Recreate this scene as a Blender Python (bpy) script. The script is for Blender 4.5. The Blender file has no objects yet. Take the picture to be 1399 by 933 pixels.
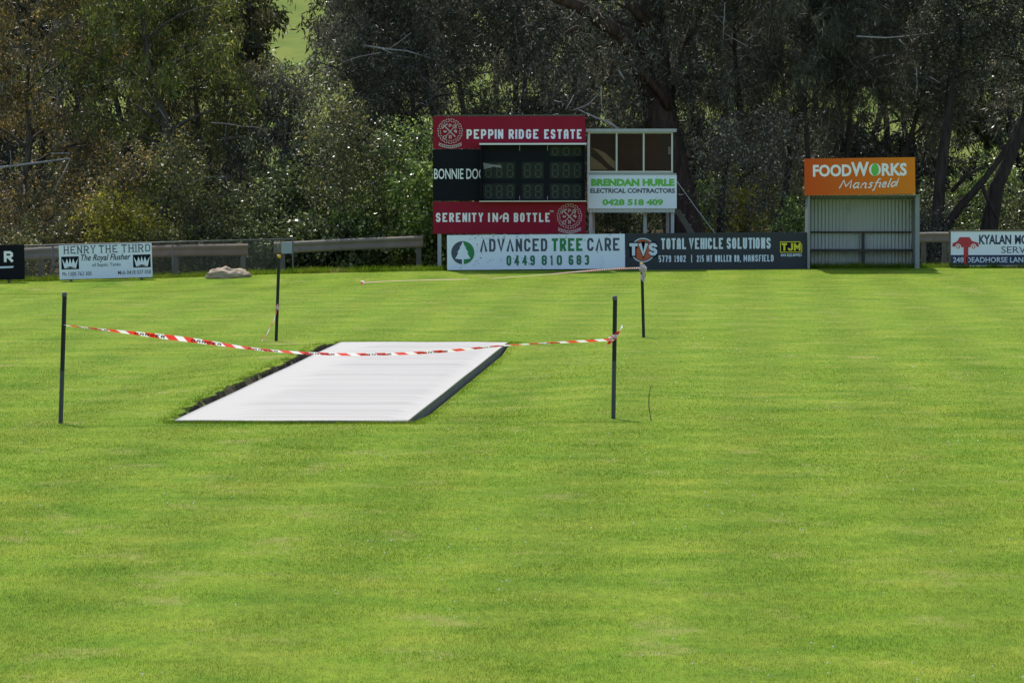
import bpy, math, random
import numpy as np
from mathutils import Vector, Matrix
random.seed(7); RNG = np.random.default_rng(11)
SC = bpy.context.scene; COL = SC.collection
R = math.radians

# ------------------------------------------------------------------ camera maths
F, CX, CY, HZ, CAMH = 7900.0, 699.5, 466.5, 197.0, 3.0
PITCH = math.atan((CY - HZ) / F)
CP, SP = math.cos(PITCH), math.sin(PITCH)
def W(px, py, Y):
    """world point seen at photo pixel px,py that stands at distance Y"""
    v = (CY - py) / F
    dy = CP + v * SP; dz = -SP + v * CP
    t = Y / dy
    return Vector(((px - CX) / F * t, Y, CAMH + dz * t))
def WZ(px, py, z):
    v = (CY - py) / F
    dy = CP + v * SP; dz = -SP + v * CP
    t = (z - CAMH) / dz
    return Vector(((px - CX) / F * t, dy * t, z))
def sstep(a, b, x):
    t = np.clip((np.asarray(x, float) - a) / (b - a), 0, 1); return t * t * (3 - 2 * t)

# ------------------------------------------------------------------ terrain shape
ZX = np.array([(p - CX) / F * 136 for p in (-1500, -300, 0, 210, 400, 600, 850, 1100, 1400, 2600)])
ZZ = np.array([-.45, -.33, -.254, -.168, -.05, .02, .04, .073, .09, .12])
SLAB_Z = 0.03
PA, PB, PC = WZ(238, 574, SLAB_Z), WZ(555, 574, SLAB_Z), WZ(465, 467, SLAB_Z)
PW = 2.52
PD = (PC - PA); PL = PD.length; PD.normalize(); PS = Vector((PD.y, -PD.x, 0))
def to_st(x, y):
    dx, dy = x - PA.x, y - PA.y
    return dx * PS.x + dy * PS.y, dx * PD.x + dy * PD.y
def ground(x, y):
    x = np.asarray(x, float); y = np.asarray(y, float)
    ze = np.interp(x, ZX, ZZ)
    h = sstep(100, 136, y) * ze
    h = h - 0.13 * sstep(118, 131, y) * (1 - sstep(132.2, 136, y))
    h = h + np.clip(y - 140, 0, 60) * 0.02
    s, t = to_st(x, y)
    along = sstep(0, 4, t) * (1 - sstep(PL - 3, PL, t))
    left = np.where(s < 0.2, 0.075 * along * (1 - sstep(0, 1.8, -s)), 0)
    right = np.where(s > PW - 0.2, -0.065 * along * (1 - sstep(0.1, 2.2, s - PW)), 0)
    return h + left + right

# ------------------------------------------------------------------ materials
def mat(name):
    m = bpy.data.materials.new(name); m.use_nodes = True
    nt = m.node_tree; b = nt.nodes['Principled BSDF']
    return m, nt, b
def node(nt, t, **kw):
    n = nt.nodes.new(t)
    for k, v in kw.items(): setattr(n, k, v)
    return n
def plain(name, col, rough=.55, var=.12, scale=6, metal=0, spec=.4, dirt=0, bump=0, stretch=None):
    """a paint or metal with slight unevenness and optional grime patches"""
    m, nt, b = mat(name)
    tc = node(nt, 'ShaderNodeTexCoord')
    nz = node(nt, 'ShaderNodeTexNoise'); nz.inputs['Scale'].default_value = scale; nz.inputs['Detail'].default_value = 6
    if stretch:
        mp = node(nt, 'ShaderNodeMapping'); mp.inputs['Scale'].default_value = stretch; nt.links.new(tc.outputs['Object'], mp.inputs[0]); nt.links.new(mp.outputs[0], nz.inputs['Vector'])
    else: nt.links.new(tc.outputs['Object'], nz.inputs['Vector'])
    mx = node(nt, 'ShaderNodeMix', data_type='RGBA')
    c = np.array(col)
    mx.inputs[6].default_value = (*(c * (1 - var)), 1); mx.inputs[7].default_value = (*np.minimum(c * (1 + var), 1), 1)
    nt.links.new(nz.outputs['Fac'], mx.inputs[0])
    out = mx.outputs[2]
    if dirt:
        n2 = node(nt, 'ShaderNodeTexNoise'); n2.inputs['Scale'].default_value = scale * 1.7; n2.inputs['Detail'].default_value = 9; n2.inputs['Roughness'].default_value = .7
        nt.links.new(tc.outputs['Object'], n2.inputs['Vector'])
        rp = node(nt, 'ShaderNodeMapRange'); rp.inputs[1].default_value = .56; rp.inputs[2].default_value = .72; rp.inputs[4].default_value = dirt
        nt.links.new(n2.outputs['Fac'], rp.inputs[0])
        m2 = node(nt, 'ShaderNodeMix', data_type='RGBA'); m2.inputs[7].default_value = (.09, .075, .055, 1)
        nt.links.new(rp.outputs[0], m2.inputs[0]); nt.links.new(out, m2.inputs[6]); out = m2.outputs[2]
    nt.links.new(out, b.inputs['Base Color'])
    b.inputs['Roughness'].default_value = rough; b.inputs['Metallic'].default_value = metal
    b.inputs['Specular IOR Level'].default_value = spec
    if bump:
        bp = node(nt, 'ShaderNodeBump'); bp.inputs['Strength'].default_value = bump; bp.inputs['Distance'].default_value = .02
        nt.links.new(nz.outputs['Fac'], bp.inputs['Height']); nt.links.new(bp.outputs[0], b.inputs['Normal'])
    return m

def turf_colour(nt, gain=1.0):
    """mown-turf colour from world position: streaky patches, mowing bands, drier spots"""
    g = node(nt, 'ShaderNodeNewGeometry')
    mp = node(nt, 'ShaderNodeMapping'); mp.inputs['Scale'].default_value = (.85, .62, 1); mp.inputs['Rotation'].default_value = (0, 0, R(-2.4))
    nt.links.new(g.outputs['Position'], mp.inputs[0])
    n1 = node(nt, 'ShaderNodeTexNoise'); n1.inputs['Scale'].default_value = 1.0; n1.inputs['Detail'].default_value = 9; n1.inputs['Roughness'].default_value = .72
    nt.links.new(mp.outputs[0], n1.inputs['Vector'])
    r1 = node(nt, 'ShaderNodeValToRGB')
    e = r1.color_ramp.elements
    e[0].position = .28; e[0].color = (.076, .152, .008, 1)
    e[1].position = .74; e[1].color = (.250, .268, .030, 1)
    x = e.new(.44); x.color = (.121, .198, .012, 1)
    x = e.new(.58); x.color = (.166, .226, .019, 1)
    nt.links.new(n1.outputs['Fac'], r1.inputs[0])
    # fine mottling
    n2 = node(nt, 'ShaderNodeTexNoise'); n2.inputs['Scale'].default_value = 1; n2.inputs['Detail'].default_value = 5; n2.inputs['Roughness'].default_value = .75
    mp5 = node(nt, 'ShaderNodeMapping'); mp5.inputs['Scale'].default_value = (14, 2.2, 4)
    nt.links.new(g.outputs['Position'], mp5.inputs[0]); nt.links.new(mp5.outputs[0], n2.inputs['Vector'])
    r2 = node(nt, 'ShaderNodeMapRange'); r2.inputs[1].default_value = .25; r2.inputs[2].default_value = .75; r2.inputs[3].default_value = .74; r2.inputs[4].default_value = 1.26
    nt.links.new(n2.outputs['Fac'], r2.inputs[0])
    m1 = node(nt, 'ShaderNodeMix', data_type='RGBA', blend_type='MULTIPLY'); m1.inputs[0].default_value = 1
    nt.links.new(r1.outputs[0], m1.inputs[6]); nt.links.new(r2.outputs[0], m1.inputs[7])
    # mowing bands along the pitch direction
    wv = node(nt, 'ShaderNodeTexWave'); wv.inputs['Scale'].default_value = .21; wv.inputs['Distortion'].default_value = .22; wv.inputs['Detail'].default_value = 2; wv.inputs['Detail Scale'].default_value = .35
    mp2 = node(nt, 'ShaderNodeMapping'); mp2.inputs['Rotation'].default_value = (0, 0, R(2.4)); mp2.inputs['Scale'].default_value = (1, 1, 1)
    nt.links.new(g.outputs['Position'], mp2.inputs[0]); nt.links.new(mp2.outputs[0], wv.inputs['Vector'])
    r3 = node(nt, 'ShaderNodeMapRange'); r3.inputs[1].default_value = .2; r3.inputs[2].default_value = .8; r3.inputs[3].default_value = .94; r3.inputs[4].default_value = 1.05
    nt.links.new(wv.outputs['Fac'], r3.inputs[0])
    m2 = node(nt, 'ShaderNodeMix', data_type='RGBA', blend_type='MULTIPLY'); m2.inputs[0].default_value = 1
    nt.links.new(m1.outputs[2], m2.inputs[6]); nt.links.new(r3.outputs[0], m2.inputs[7])
    # dry straw patches
    n4 = node(nt, 'ShaderNodeTexNoise'); n4.inputs['Scale'].default_value = 1.1; n4.inputs['Detail'].default_value = 8; n4.inputs['Roughness'].default_value = .7
    mp4 = node(nt, 'ShaderNodeMapping'); mp4.inputs['Scale'].default_value = (1, .5, 1); mp4.inputs['Location'].default_value = (13, 5, 0)
    nt.links.new(g.outputs['Position'], mp4.inputs[0]); nt.links.new(mp4.outputs[0], n4.inputs['Vector'])
    r4 = node(nt, 'ShaderNodeMapRange'); r4.inputs[1].default_value = .56; r4.inputs[2].default_value = .74; r4.inputs[4].default_value = .7
    nt.links.new(n4.outputs['Fac'], r4.inputs[0])
    m3 = node(nt, 'ShaderNodeMix', data_type='RGBA'); m3.inputs[7].default_value = (.31, .265, .10, 1)
    nt.links.new(r4.outputs[0], m3.inputs[0]); nt.links.new(m2.outputs[2], m3.inputs[6])
    m4 = node(nt, 'ShaderNodeMix', data_type='RGBA', blend_type='MULTIPLY'); m4.inputs[0].default_value = 1; m4.inputs[7].default_value = (gain, gain, gain, 1)
    nt.links.new(m3.outputs[2], m4.inputs[6])
    return m4.outputs[2], g

def make_ground_mat():
    m, nt, b = mat('turf_and_soil')
    c, g = turf_colour(nt, 1.0)
    sep = node(nt, 'ShaderNodeSeparateXYZ'); nt.links.new(g.outputs['Position'], sep.inputs[0])
    # leaf litter beyond the boundary
    nz = node(nt, 'ShaderNodeTexNoise'); nz.inputs['Scale'].default_value = 1.5; nz.inputs['Detail'].default_value = 8
    nt.links.new(g.outputs['Position'], nz.inputs['Vector'])
    ad = node(nt, 'ShaderNodeMath', operation='MULTIPLY_ADD'); ad.inputs[1].default_value = 3.0
    nt.links.new(nz.outputs['Fac'], ad.inputs[0]); nt.links.new(sep.outputs['Y'], ad.inputs[2])
    mr = node(nt, 'ShaderNodeMapRange'); mr.inputs[1].default_value = 139.0; mr.inputs[2].default_value = 140.4
    nt.links.new(ad.outputs[0], mr.inputs[0])
    n2 = node(nt, 'ShaderNodeTexNoise'); n2.inputs['Scale'].default_value = 14; n2.inputs['Detail'].default_value = 6
    nt.links.new(g.outputs['Position'], n2.inputs['Vector'])
    lit = node(nt, 'ShaderNodeValToRGB'); lit.color_ramp.elements[0].color = (.03, .024, .014, 1); lit.color_ramp.elements[1].color = (.15, .11, .06, 1)
    lit.color_ramp.elements[0].position = .3; lit.color_ramp.elements[1].position = .75
    nt.links.new(n2.outputs['Fac'], lit.inputs[0])
    mx = node(nt, 'ShaderNodeMix', data_type='RGBA'); nt.links.new(mr.outputs[0], mx.inputs[0]); nt.links.new(c, mx.inputs[6]); nt.links.new(lit.outputs[0], mx.inputs[7])
    # bare soil on the cut faces beside the pitch
    sn = node(nt, 'ShaderNodeSeparateXYZ'); nt.links.new(g.outputs['True Normal'], sn.inputs[0])
    st = node(nt, 'ShaderNodeMapRange'); st.inputs[1].default_value = .86; st.inputs[2].default_value = .68
    nt.links.new(sn.outputs['Z'], st.inputs[0])
    so = node(nt, 'ShaderNodeMix', data_type='RGBA'); so.inputs[6].default_value = (.045, .035, .024, 1); so.inputs[7].default_value = (.13, .10, .065, 1)
    nt.links.new(n2.outputs['Fac'], so.inputs[0])
    m3 = node(nt, 'ShaderNodeMix', data_type='RGBA'); nt.links.new(st.outputs[0], m3.inputs[0]); nt.links.new(mx.outputs[2], m3.inputs[6]); nt.links.new(so.outputs[2], m3.inputs[7])
    nt.links.new(m3.outputs[2], b.inputs['Base Color'])
    b.inputs['Roughness'].default_value = .9; b.inputs['Specular IOR Level'].default_value = .04
    bn = node(nt, 'ShaderNodeTexNoise'); bn.inputs['Scale'].default_value = 40; bn.inputs['Detail'].default_value = 4
    nt.links.new(g.outputs['Position'], bn.inputs['Vector'])
    bp = node(nt, 'ShaderNodeBump'); bp.inputs['Strength'].default_value = .6; bp.inputs['Distance'].default_value = .02
    nt.links.new(bn.outputs['Fac'], bp.inputs['Height']); nt.links.new(bp.outputs[0], b.inputs['Normal'])
    return m
def make_blade_mat():
    m, nt, b = mat('turf_blade')
    c, g = turf_colour(nt, 1.0)
    ri = node(nt, 'ShaderNodeMapRange'); ri.inputs[3].default_value = .84; ri.inputs[4].default_value = 1.16
    nt.links.new(g.outputs['Random Per Island'], ri.inputs[0])
    mx = node(nt, 'ShaderNodeMix', data_type='RGBA', blend_type='MULTIPLY'); mx.inputs[0].default_value = 1
    nt.links.new(c, mx.inputs[6]); nt.links.new(ri.outputs[0], mx.inputs[7])
    nt.links.new(mx.outputs[2], b.inputs['Base Color']); b.inputs['Roughness'].default_value = .55; b.inputs['Specular IOR Level'].default_value = .06
    tr = node(nt, 'ShaderNodeBsdfTranslucent'); nt.links.new(mx.outputs[2], tr.inputs[0])
    ms = node(nt, 'ShaderNodeMixShader'); ms.inputs[0].default_value = .5
    nt.links.new(b.outputs[0], ms.inputs[1]); nt.links.new(tr.outputs[0], ms.inputs[2])
    nt.links.new(ms.outputs[0], nt.nodes['Material Output'].inputs[0])
    return m
def leaf_mat(name, c0, c1, c2=None, trans=.35, rough=.50, tip=.06, spec=.42):
    """leaf with its own colour from leaf to leaf, a few odd-coloured ones, some light passing through"""
    m, nt, b = mat(name)
    g = node(nt, 'ShaderNodeNewGeometry')
    r = node(nt, 'ShaderNodeValToRGB'); e = r.color_ramp.elements
    e[0].color = (*c0, 1); e[0].position = 0; e[1].color = (*c1, 1); e[1].position = 1 - tip - .02
    if c2 is not None:
        x = e.new(1 - tip); x.color = (*c2, 1)
    nt.links.new(g.outputs['Random Per Island'], r.inputs[0])
    n = node(nt, 'ShaderNodeTexNoise'); n.inputs['Scale'].default_value = .9; n.inputs['Detail'].default_value = 3
    nt.links.new(g.outputs['Position'], n.inputs['Vector'])
    mr = node(nt, 'ShaderNodeMapRange'); mr.inputs[1].default_value = .3; mr.inputs[2].default_value = .7; mr.inputs[3].default_value = .65; mr.inputs[4].default_value = 1.35
    nt.links.new(n.outputs['Fac'], mr.inputs[0])
    mx = node(nt, 'ShaderNodeMix', data_type='RGBA', blend_type='MULTIPLY'); mx.inputs[0].default_value = 1
    nt.links.new(r.outputs[0], mx.inputs[6]); nt.links.new(mr.outputs[0], mx.inputs[7])
    nt.links.new(mx.outputs[2], b.inputs['Base Color'])
    b.inputs['Roughness'].default_value = rough; b.inputs['Specular IOR Level'].default_value = spec
    tr = node(nt, 'ShaderNodeBsdfTranslucent'); nt.links.new(mx.outputs[2], tr.inputs[0])
    ms = node(nt, 'ShaderNodeMixShader'); ms.inputs[0].default_value = trans
    nt.links.new(b.outputs[0], ms.inputs[1]); nt.links.new(tr.outputs[0], ms.inputs[2])
    nt.links.new(ms.outputs[0], nt.nodes['Material Output'].inputs[0])
    return m
def bark_mat(name, c0, c1, stretch=.18):
    m, nt, b = mat(name)
    tc = node(nt, 'ShaderNodeTexCoord'); mp = node(nt, 'ShaderNodeMapping'); mp.inputs['Scale'].default_value = (1, 1, stretch)
    nt.links.new(tc.outputs['Object'], mp.inputs[0])
    n = node(nt, 'ShaderNodeTexNoise'); n.inputs['Scale'].default_value = 9; n.inputs['Detail'].default_value = 8; n.inputs['Roughness'].default_value = .7
    nt.links.new(mp.outputs[0], n.inputs['Vector'])
    r = node(nt, 'ShaderNodeValToRGB'); r.color_ramp.elements[0].color = (*c0, 1); r.color_ramp.elements[1].color = (*c1, 1)
    r.color_ramp.elements[0].position = .32; r.color_ramp.elements[1].position = .72
    nt.links.new(n.outputs['Fac'], r.inputs[0]); nt.links.new(r.outputs[0], b.inputs['Base Color'])
    b.inputs['Roughness'].default_value = .85; b.inputs['Specular IOR Level'].default_value = .2
    bp = node(nt, 'ShaderNodeBump'); bp.inputs['Strength'].default_value = .8; bp.inputs['Distance'].default_value = .05
    nt.links.new(n.outputs['Fac'], bp.inputs['Height']); nt.links.new(bp.outputs[0], b.inputs['Normal'])
    return m

M = {}
M['ground'] = make_ground_mat(); M['blade'] = make_blade_mat()
M['cover'] = plain('white_cover', (.405, .384, .350), .7, .08, 1.6, spec=.1, stretch=(.5, 6, 1))
M['slab'] = plain('slab_concrete', (.12, .11, .10), .9, .5, 5, bump=.4)
M['picket'] = plain('picket_black', (.012, .013, .014), .45, .4, 9)
M['picket_bare'] = plain('picket_bare_steel', (.07, .075, .075), .6, .4, 9)
M['cap_yellow'] = plain('cap_yellow', (.75, .42, .03), .5, .1)
M['cap_grey'] = plain('cap_grey', (.11, .11, .105), .6, .1)
M['white'] = plain('sign_white', (.74, .79, .88), .42, .04, 3, dirt=.20)
M['white_speck'] = plain('sign_white_chipped', (.72, .78, .90), .42, .05, 3, dirt=.28)
M['white_clean'] = plain('letter_white', (.86, .85, .86), .5, .03)
M['pale'] = plain('letter_pale', (.62, .70, .80), .5, .05)
M['red'] = plain('sign_red', (.27, .010, .030), .5, .12, 2.2, spec=.12, dirt=.18)
M['black'] = plain('sign_black', (.005, .006, .011), .5, .3, spec=.12)
M['charcoal'] = plain('sign_charcoal', (.040, .046, .054), .5, .1, spec=.15, dirt=.25)
M['dark_ink'] = plain('letter_slate', (.05, .065, .10), .5, .05)
M['navy'] = plain('sign_navy', (.018, .026, .085), .45, .08)
M['green'] = plain('letter_green', (.010, .20, .055), .5, .05)
M['lime'] = plain('letter_lime', (.13, .50, .07), .5, .05)
M['teal'] = plain('letter_teal', (.006, .16, .075), .5, .05)
M['orange'] = None
M['brick_red'] = plain('badge_red', (.50, .10, .035), .5, .15)
M['car_red'] = plain('car_red', (.46, .03, .04), .5, .05)
M['yellow'] = plain('logo_yellow', (.72, .62, .03), .5, .05)
M['steel'] = plain('galvanised', (.34, .36, .38), .45, .18, 7, metal=.35, dirt=.15)
M['rail'] = plain('weathered_guard_rail', (.20, .165, .13), .75, .3, 3, dirt=.6, spec=.2)
M['rail_rust'] = plain('rusty_guard_rail', (.22, .145, .10), .75, .3, 3, dirt=.55, spec=.2)
M['frame'] = plain('aluminium_frame', (.48, .49, .47), .4, .08, metal=.3)
M['hood'] = plain('white_hood', (.74, .75, .78), .4, .04)
M['cream'] = plain('cream_strip', (.60, .55, .42), .5, .06)
M['led_panel'] = plain('led_panel', (.018, .024, .019), .5, .2, spec=.15)
M['led_seg'] = plain('led_segment', (.060, .070, .052), .5, .2, spec=.15)
M['iron'] = plain('corrugated_iron', (.40, .43, .43), .45, .16, 1.6, metal=.25, dirt=.35)
M['iron_dull'] = plain('dull_iron', (.25, .27, .27), .55, .2, 2, dirt=.4, spec=.2)
M['wood_dark'] = plain('dark_timber', (.05, .045, .04), .7, .3, 5)
M['wood_brown'] = plain('brown_lining', (.105, .040, .022), .65, .7, 4)
M['timber_post'] = plain('grey_timber', (.105, .095, .08), .8, .3, 8)
M['tan'] = plain('pale_tan', (.75, .64, .50), .7, .08)
M['olive'] = plain('olive_band', (.07, .06, .03), .7, .1)
M['fence_pipe'] = plain('fence_pipe', (.12, .12, .115), .55, .2, 8, metal=.2)
M['wire'] = plain('fence_wire', (.20, .20, .20), .5, .1, metal=.4)
M['stone'] = plain('pale_stone', (.36, .275, .18), .9, .35, 7, bump=.9)
M['stalk'] = plain('dry_stalk', (.16, .10, .045), .8, .2)
M['flower'] = plain('flower_white', (.75, .75, .7), .6, .05)
M['bark'] = bark_mat('bark_grey_brown', (.030, .024, .018), (.16, .135, .105))
M['bark_dark'] = bark_mat('bark_dark', (.016, .013, .010), (.075, .060, .046))
M['bark_pale'] = bark_mat('bark_pale', (.20, .18, .16), (.48, .46, .42), .4)
M['bark_red'] = bark_mat('bark_red_brown', (.020, .014, .011), (.105, .066, .048))

def glass_mat():
    m, nt, b = mat('window_glass')
    tr = node(nt, 'ShaderNodeBsdfTransparent'); tr.inputs[0].default_value = (.70, .66, .60, 1)
    gl = node(nt, 'ShaderNodeBsdfGlossy'); gl.inputs['Roughness'].default_value = .03
    fr = node(nt, 'ShaderNodeFresnel'); fr.inputs[0].default_value = 1.22
    ms = node(nt, 'ShaderNodeMixShader'); nt.links.new(fr.outputs[0], ms.inputs[0]); nt.links.new(tr.outputs[0], ms.inputs[1]); nt.links.new(gl.outputs[0], ms.inputs[2])
    nt.links.new(ms.outputs[0], nt.nodes['Material Output'].inputs[0]); nt.nodes.remove(b)
    return m
M['glass'] = glass_mat()
def orange_mat(w):
    m, nt, b = mat('sign_orange')           # printed blend from red-orange to amber
    tc = node(nt, 'ShaderNodeTexCoord'); sp = node(nt, 'ShaderNodeSeparateXYZ'); nt.links.new(tc.outputs['Object'], sp.inputs[0])
    mr = node(nt, 'ShaderNodeMapRange'); mr.inputs[2].default_value = w; nt.links.new(sp.outputs['X'], mr.inputs[0])
    r = node(nt, 'ShaderNodeValToRGB'); r.color_ramp.elements[0].color = (.62, .085, .012, 1); r.color_ramp.elements[1].color = (.74, .22, .015, 1)
    nt.links.new(mr.outputs[0], r.inputs[0]); nt.links.new(r.outputs[0], b.inputs['Base Color']); b.inputs['Roughness'].default_value = .5; b.inputs['Specular IOR Level'].default_value = .15
    return m
def tape_mat():
    m, nt, b = mat('danger_tape')
    uv = node(nt, 'ShaderNodeTexCoord'); sp = node(nt, 'ShaderNodeSeparateXYZ'); nt.links.new(uv.outputs['UV'], sp.inputs[0])
    a = node(nt, 'ShaderNodeMath', operation='MULTIPLY_ADD'); a.inputs[1].default_value = .9; nt.links.new(sp.outputs['Y'], a.inputs[0]); nt.links.new(sp.outputs['X'], a.inputs[2])
    fr = node(nt, 'ShaderNodeMath', operation='FRACT'); d = node(nt, 'ShaderNodeMath', operation='DIVIDE'); d.inputs[1].default_value = .21
    nt.links.new(a.outputs[0], d.inputs[0]); nt.links.new(d.outputs[0], fr.inputs[0])
    gt = node(nt, 'ShaderNodeMath', operation='GREATER_THAN'); gt.inputs[1].default_value = .47; nt.links.new(fr.outputs[0], gt.inputs[0])
    mx = node(nt, 'ShaderNodeMix', data_type='RGBA'); mx.inputs[6].default_value = (.80, .78, .76, 1); mx.inputs[7].default_value = (.72, .045, .03, 1)
    nt.links.new(gt.outputs[0], mx.inputs[0]); nt.links.new(mx.outputs[2], b.inputs['Base Color']); b.inputs['Roughness'].default_value = .35
    tr = node(nt, 'ShaderNodeBsdfTranslucent'); nt.links.new(mx.outputs[2], tr.inputs[0])
    ms = node(nt, 'ShaderNodeMixShader'); ms.inputs[0].default_value = .4; nt.links.new(b.outputs[0], ms.inputs[1]); nt.links.new(tr.outputs[0], ms.inputs[2])
    nt.links.new(ms.outputs[0], nt.nodes['Material Output'].inputs[0])
    return m
M['tape'] = tape_mat(); M['tape_faded'] = plain('faded_tape', (.62, .52, .50), .5, .25, 30)

# ------------------------------------------------------------------ mesh helpers
def link(name, me, m=None, parent=None):
    o = bpy.data.objects.new(name, me); COL.objects.link(o)
    if m is not None: me.materials.append(m)
    if parent is not None: o.parent = parent
    return o
def tag(o, label=None, cat=None, group=None, kind=None):
    if label: o['label'] = label
    if cat: o['category'] = cat
    if group: o['group'] = group
    if kind: o['kind'] = kind
    return o
def empty(name, loc, label, cat, group=None, roll=0):
    o = bpy.data.objects.new(name, None); COL.objects.link(o); o.location = loc; o.rotation_euler = (0, roll, 0)
    o.empty_display_size = .2
    return tag(o, label, cat, group)
class MB:
    def __init__(s): s.v = []; s.f = []
    def face(s, pts):
        n = len(s.v); s.v += [tuple(p) for p in pts]; s.f.append(tuple(range(n, n + len(pts)))); return s
    def box(s, x0, x1, y0, y1, z0, z1):
        n = len(s.v)
        s.v += [(x0, y0, z0), (x1, y0, z0), (x1, y1, z0), (x0, y1, z0), (x0, y0, z1), (x1, y0, z1), (x1, y1, z1), (x0, y1, z1)]
        s.f += [tuple(n + i for i in q) for q in ((3, 2, 1, 0), (4, 5, 6, 7), (0, 1, 5, 4), (1, 2, 6, 5), (2, 3, 7, 6), (3, 0, 4, 7))]; return s
    def prism(s, pts, y0, y1):
        """outline in x,z (seen from the front) from depth y0 to y1"""
        n = len(s.v); k = len(pts)
        a = sum(pts[i][0] * pts[(i + 1) % k][1] - pts[(i + 1) % k][0] * pts[i][1] for i in range(k))
        if a < 0: pts = pts[::-1]
        s.v += [(p[0], y0, p[1]) for p in pts] + [(p[0], y1, p[1]) for p in pts]
        s.f.append(tuple(range(n, n + k))); s.f.append(tuple(range(n + 2 * k - 1, n + k - 1, -1)))
        for i in range(k):
            j = (i + 1) % k; s.f.append((n + j, n + i, n + k + i, n + k + j))
        return s
    def tube(s, pts, rad, sides=6, cap=True):
        pts = [Vector(p) for p in pts]; k = len(pts); n = len(s.v)
        up = Vector((0, 0, 1)) if abs((pts[-1] - pts[0]).normalized().z) < .9 else Vector((0, 1, 0))
        for i, p in enumerate(pts):
            t = (pts[min(i + 1, k - 1)] - pts[max(i - 1, 0)]).normalized()
            a = t.cross(up)
            if a.length < 1e-4: a = t.cross(Vector((1, 0, 0)))
            a.normalize(); b = a.cross(t)
            r = rad[i] if hasattr(rad, '__len__') else rad
            for q in range(sides):
                an = 2 * math.pi * q / sides
                s.v.append(tuple(p + a * (r * math.cos(an)) + b * (r * math.sin(an))))
        for i in range(k - 1):
            for q in range(sides):
                w = (q + 1) % sides
                s.f.append((n + i * sides + q, n + i * sides + w, n + (i + 1) * sides + w, n + (i + 1) * sides + q))
        if cap:
            s.f.append(tuple(n + q for q in range(sides))[::-1]); s.f.append(tuple(n + (k - 1) * sides + q for q in range(sides)))
        return s
    def ring(s, cx, cz, r0, r1, y, seg=40, a0=0, a1=2 * math.pi):
        n = len(s.v)
        for i in range(seg + 1):
            a = a0 + (a1 - a0) * i / seg
            s.v += [(cx + r0 * math.cos(a), y, cz + r0 * math.sin(a)), (cx + r1 * math.cos(a), y, cz + r1 * math.sin(a))]
        for i in range(seg): s.f.append((n + 2 * i, n + 2 * i + 1, n + 2 * i + 3, n + 2 * i + 2))
        return s
    def disc(s, cx, cz, r, y, seg=40, a0=0, a1=2 * math.pi):
        return s.face([(cx + r * math.cos(a0 + (a1 - a0) * i / seg), y, cz + r * math.sin(a0 + (a1 - a0) * i / seg)) for i in range(seg)])
    def build(s, name, m, parent=None, smooth=False):
        me = bpy.data.meshes.new(name); me.from_pydata(s.v, [], s.f); me.update()
        if smooth: me.polygons.foreach_set('use_smooth', [True] * len(me.polygons))
        return link(name, me, m, parent)
def np_mesh(name, co, nper):
    """co: (n, nper, 3) separate faces"""
    n = co.shape[0]; me = bpy.data.meshes.new(name)
    me.vertices.add(n * nper); me.vertices.foreach_set('co', co.astype(np.float32).ravel())
    me.loops.add(n * nper); me.loops.foreach_set('vertex_index', np.arange(n * nper, dtype=np.int32))
    me.polygons.add(n); me.polygons.foreach_set('loop_start', np.arange(0, n * nper, nper, dtype=np.int32))
    me.update(calc_edges=True)
    return me

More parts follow.
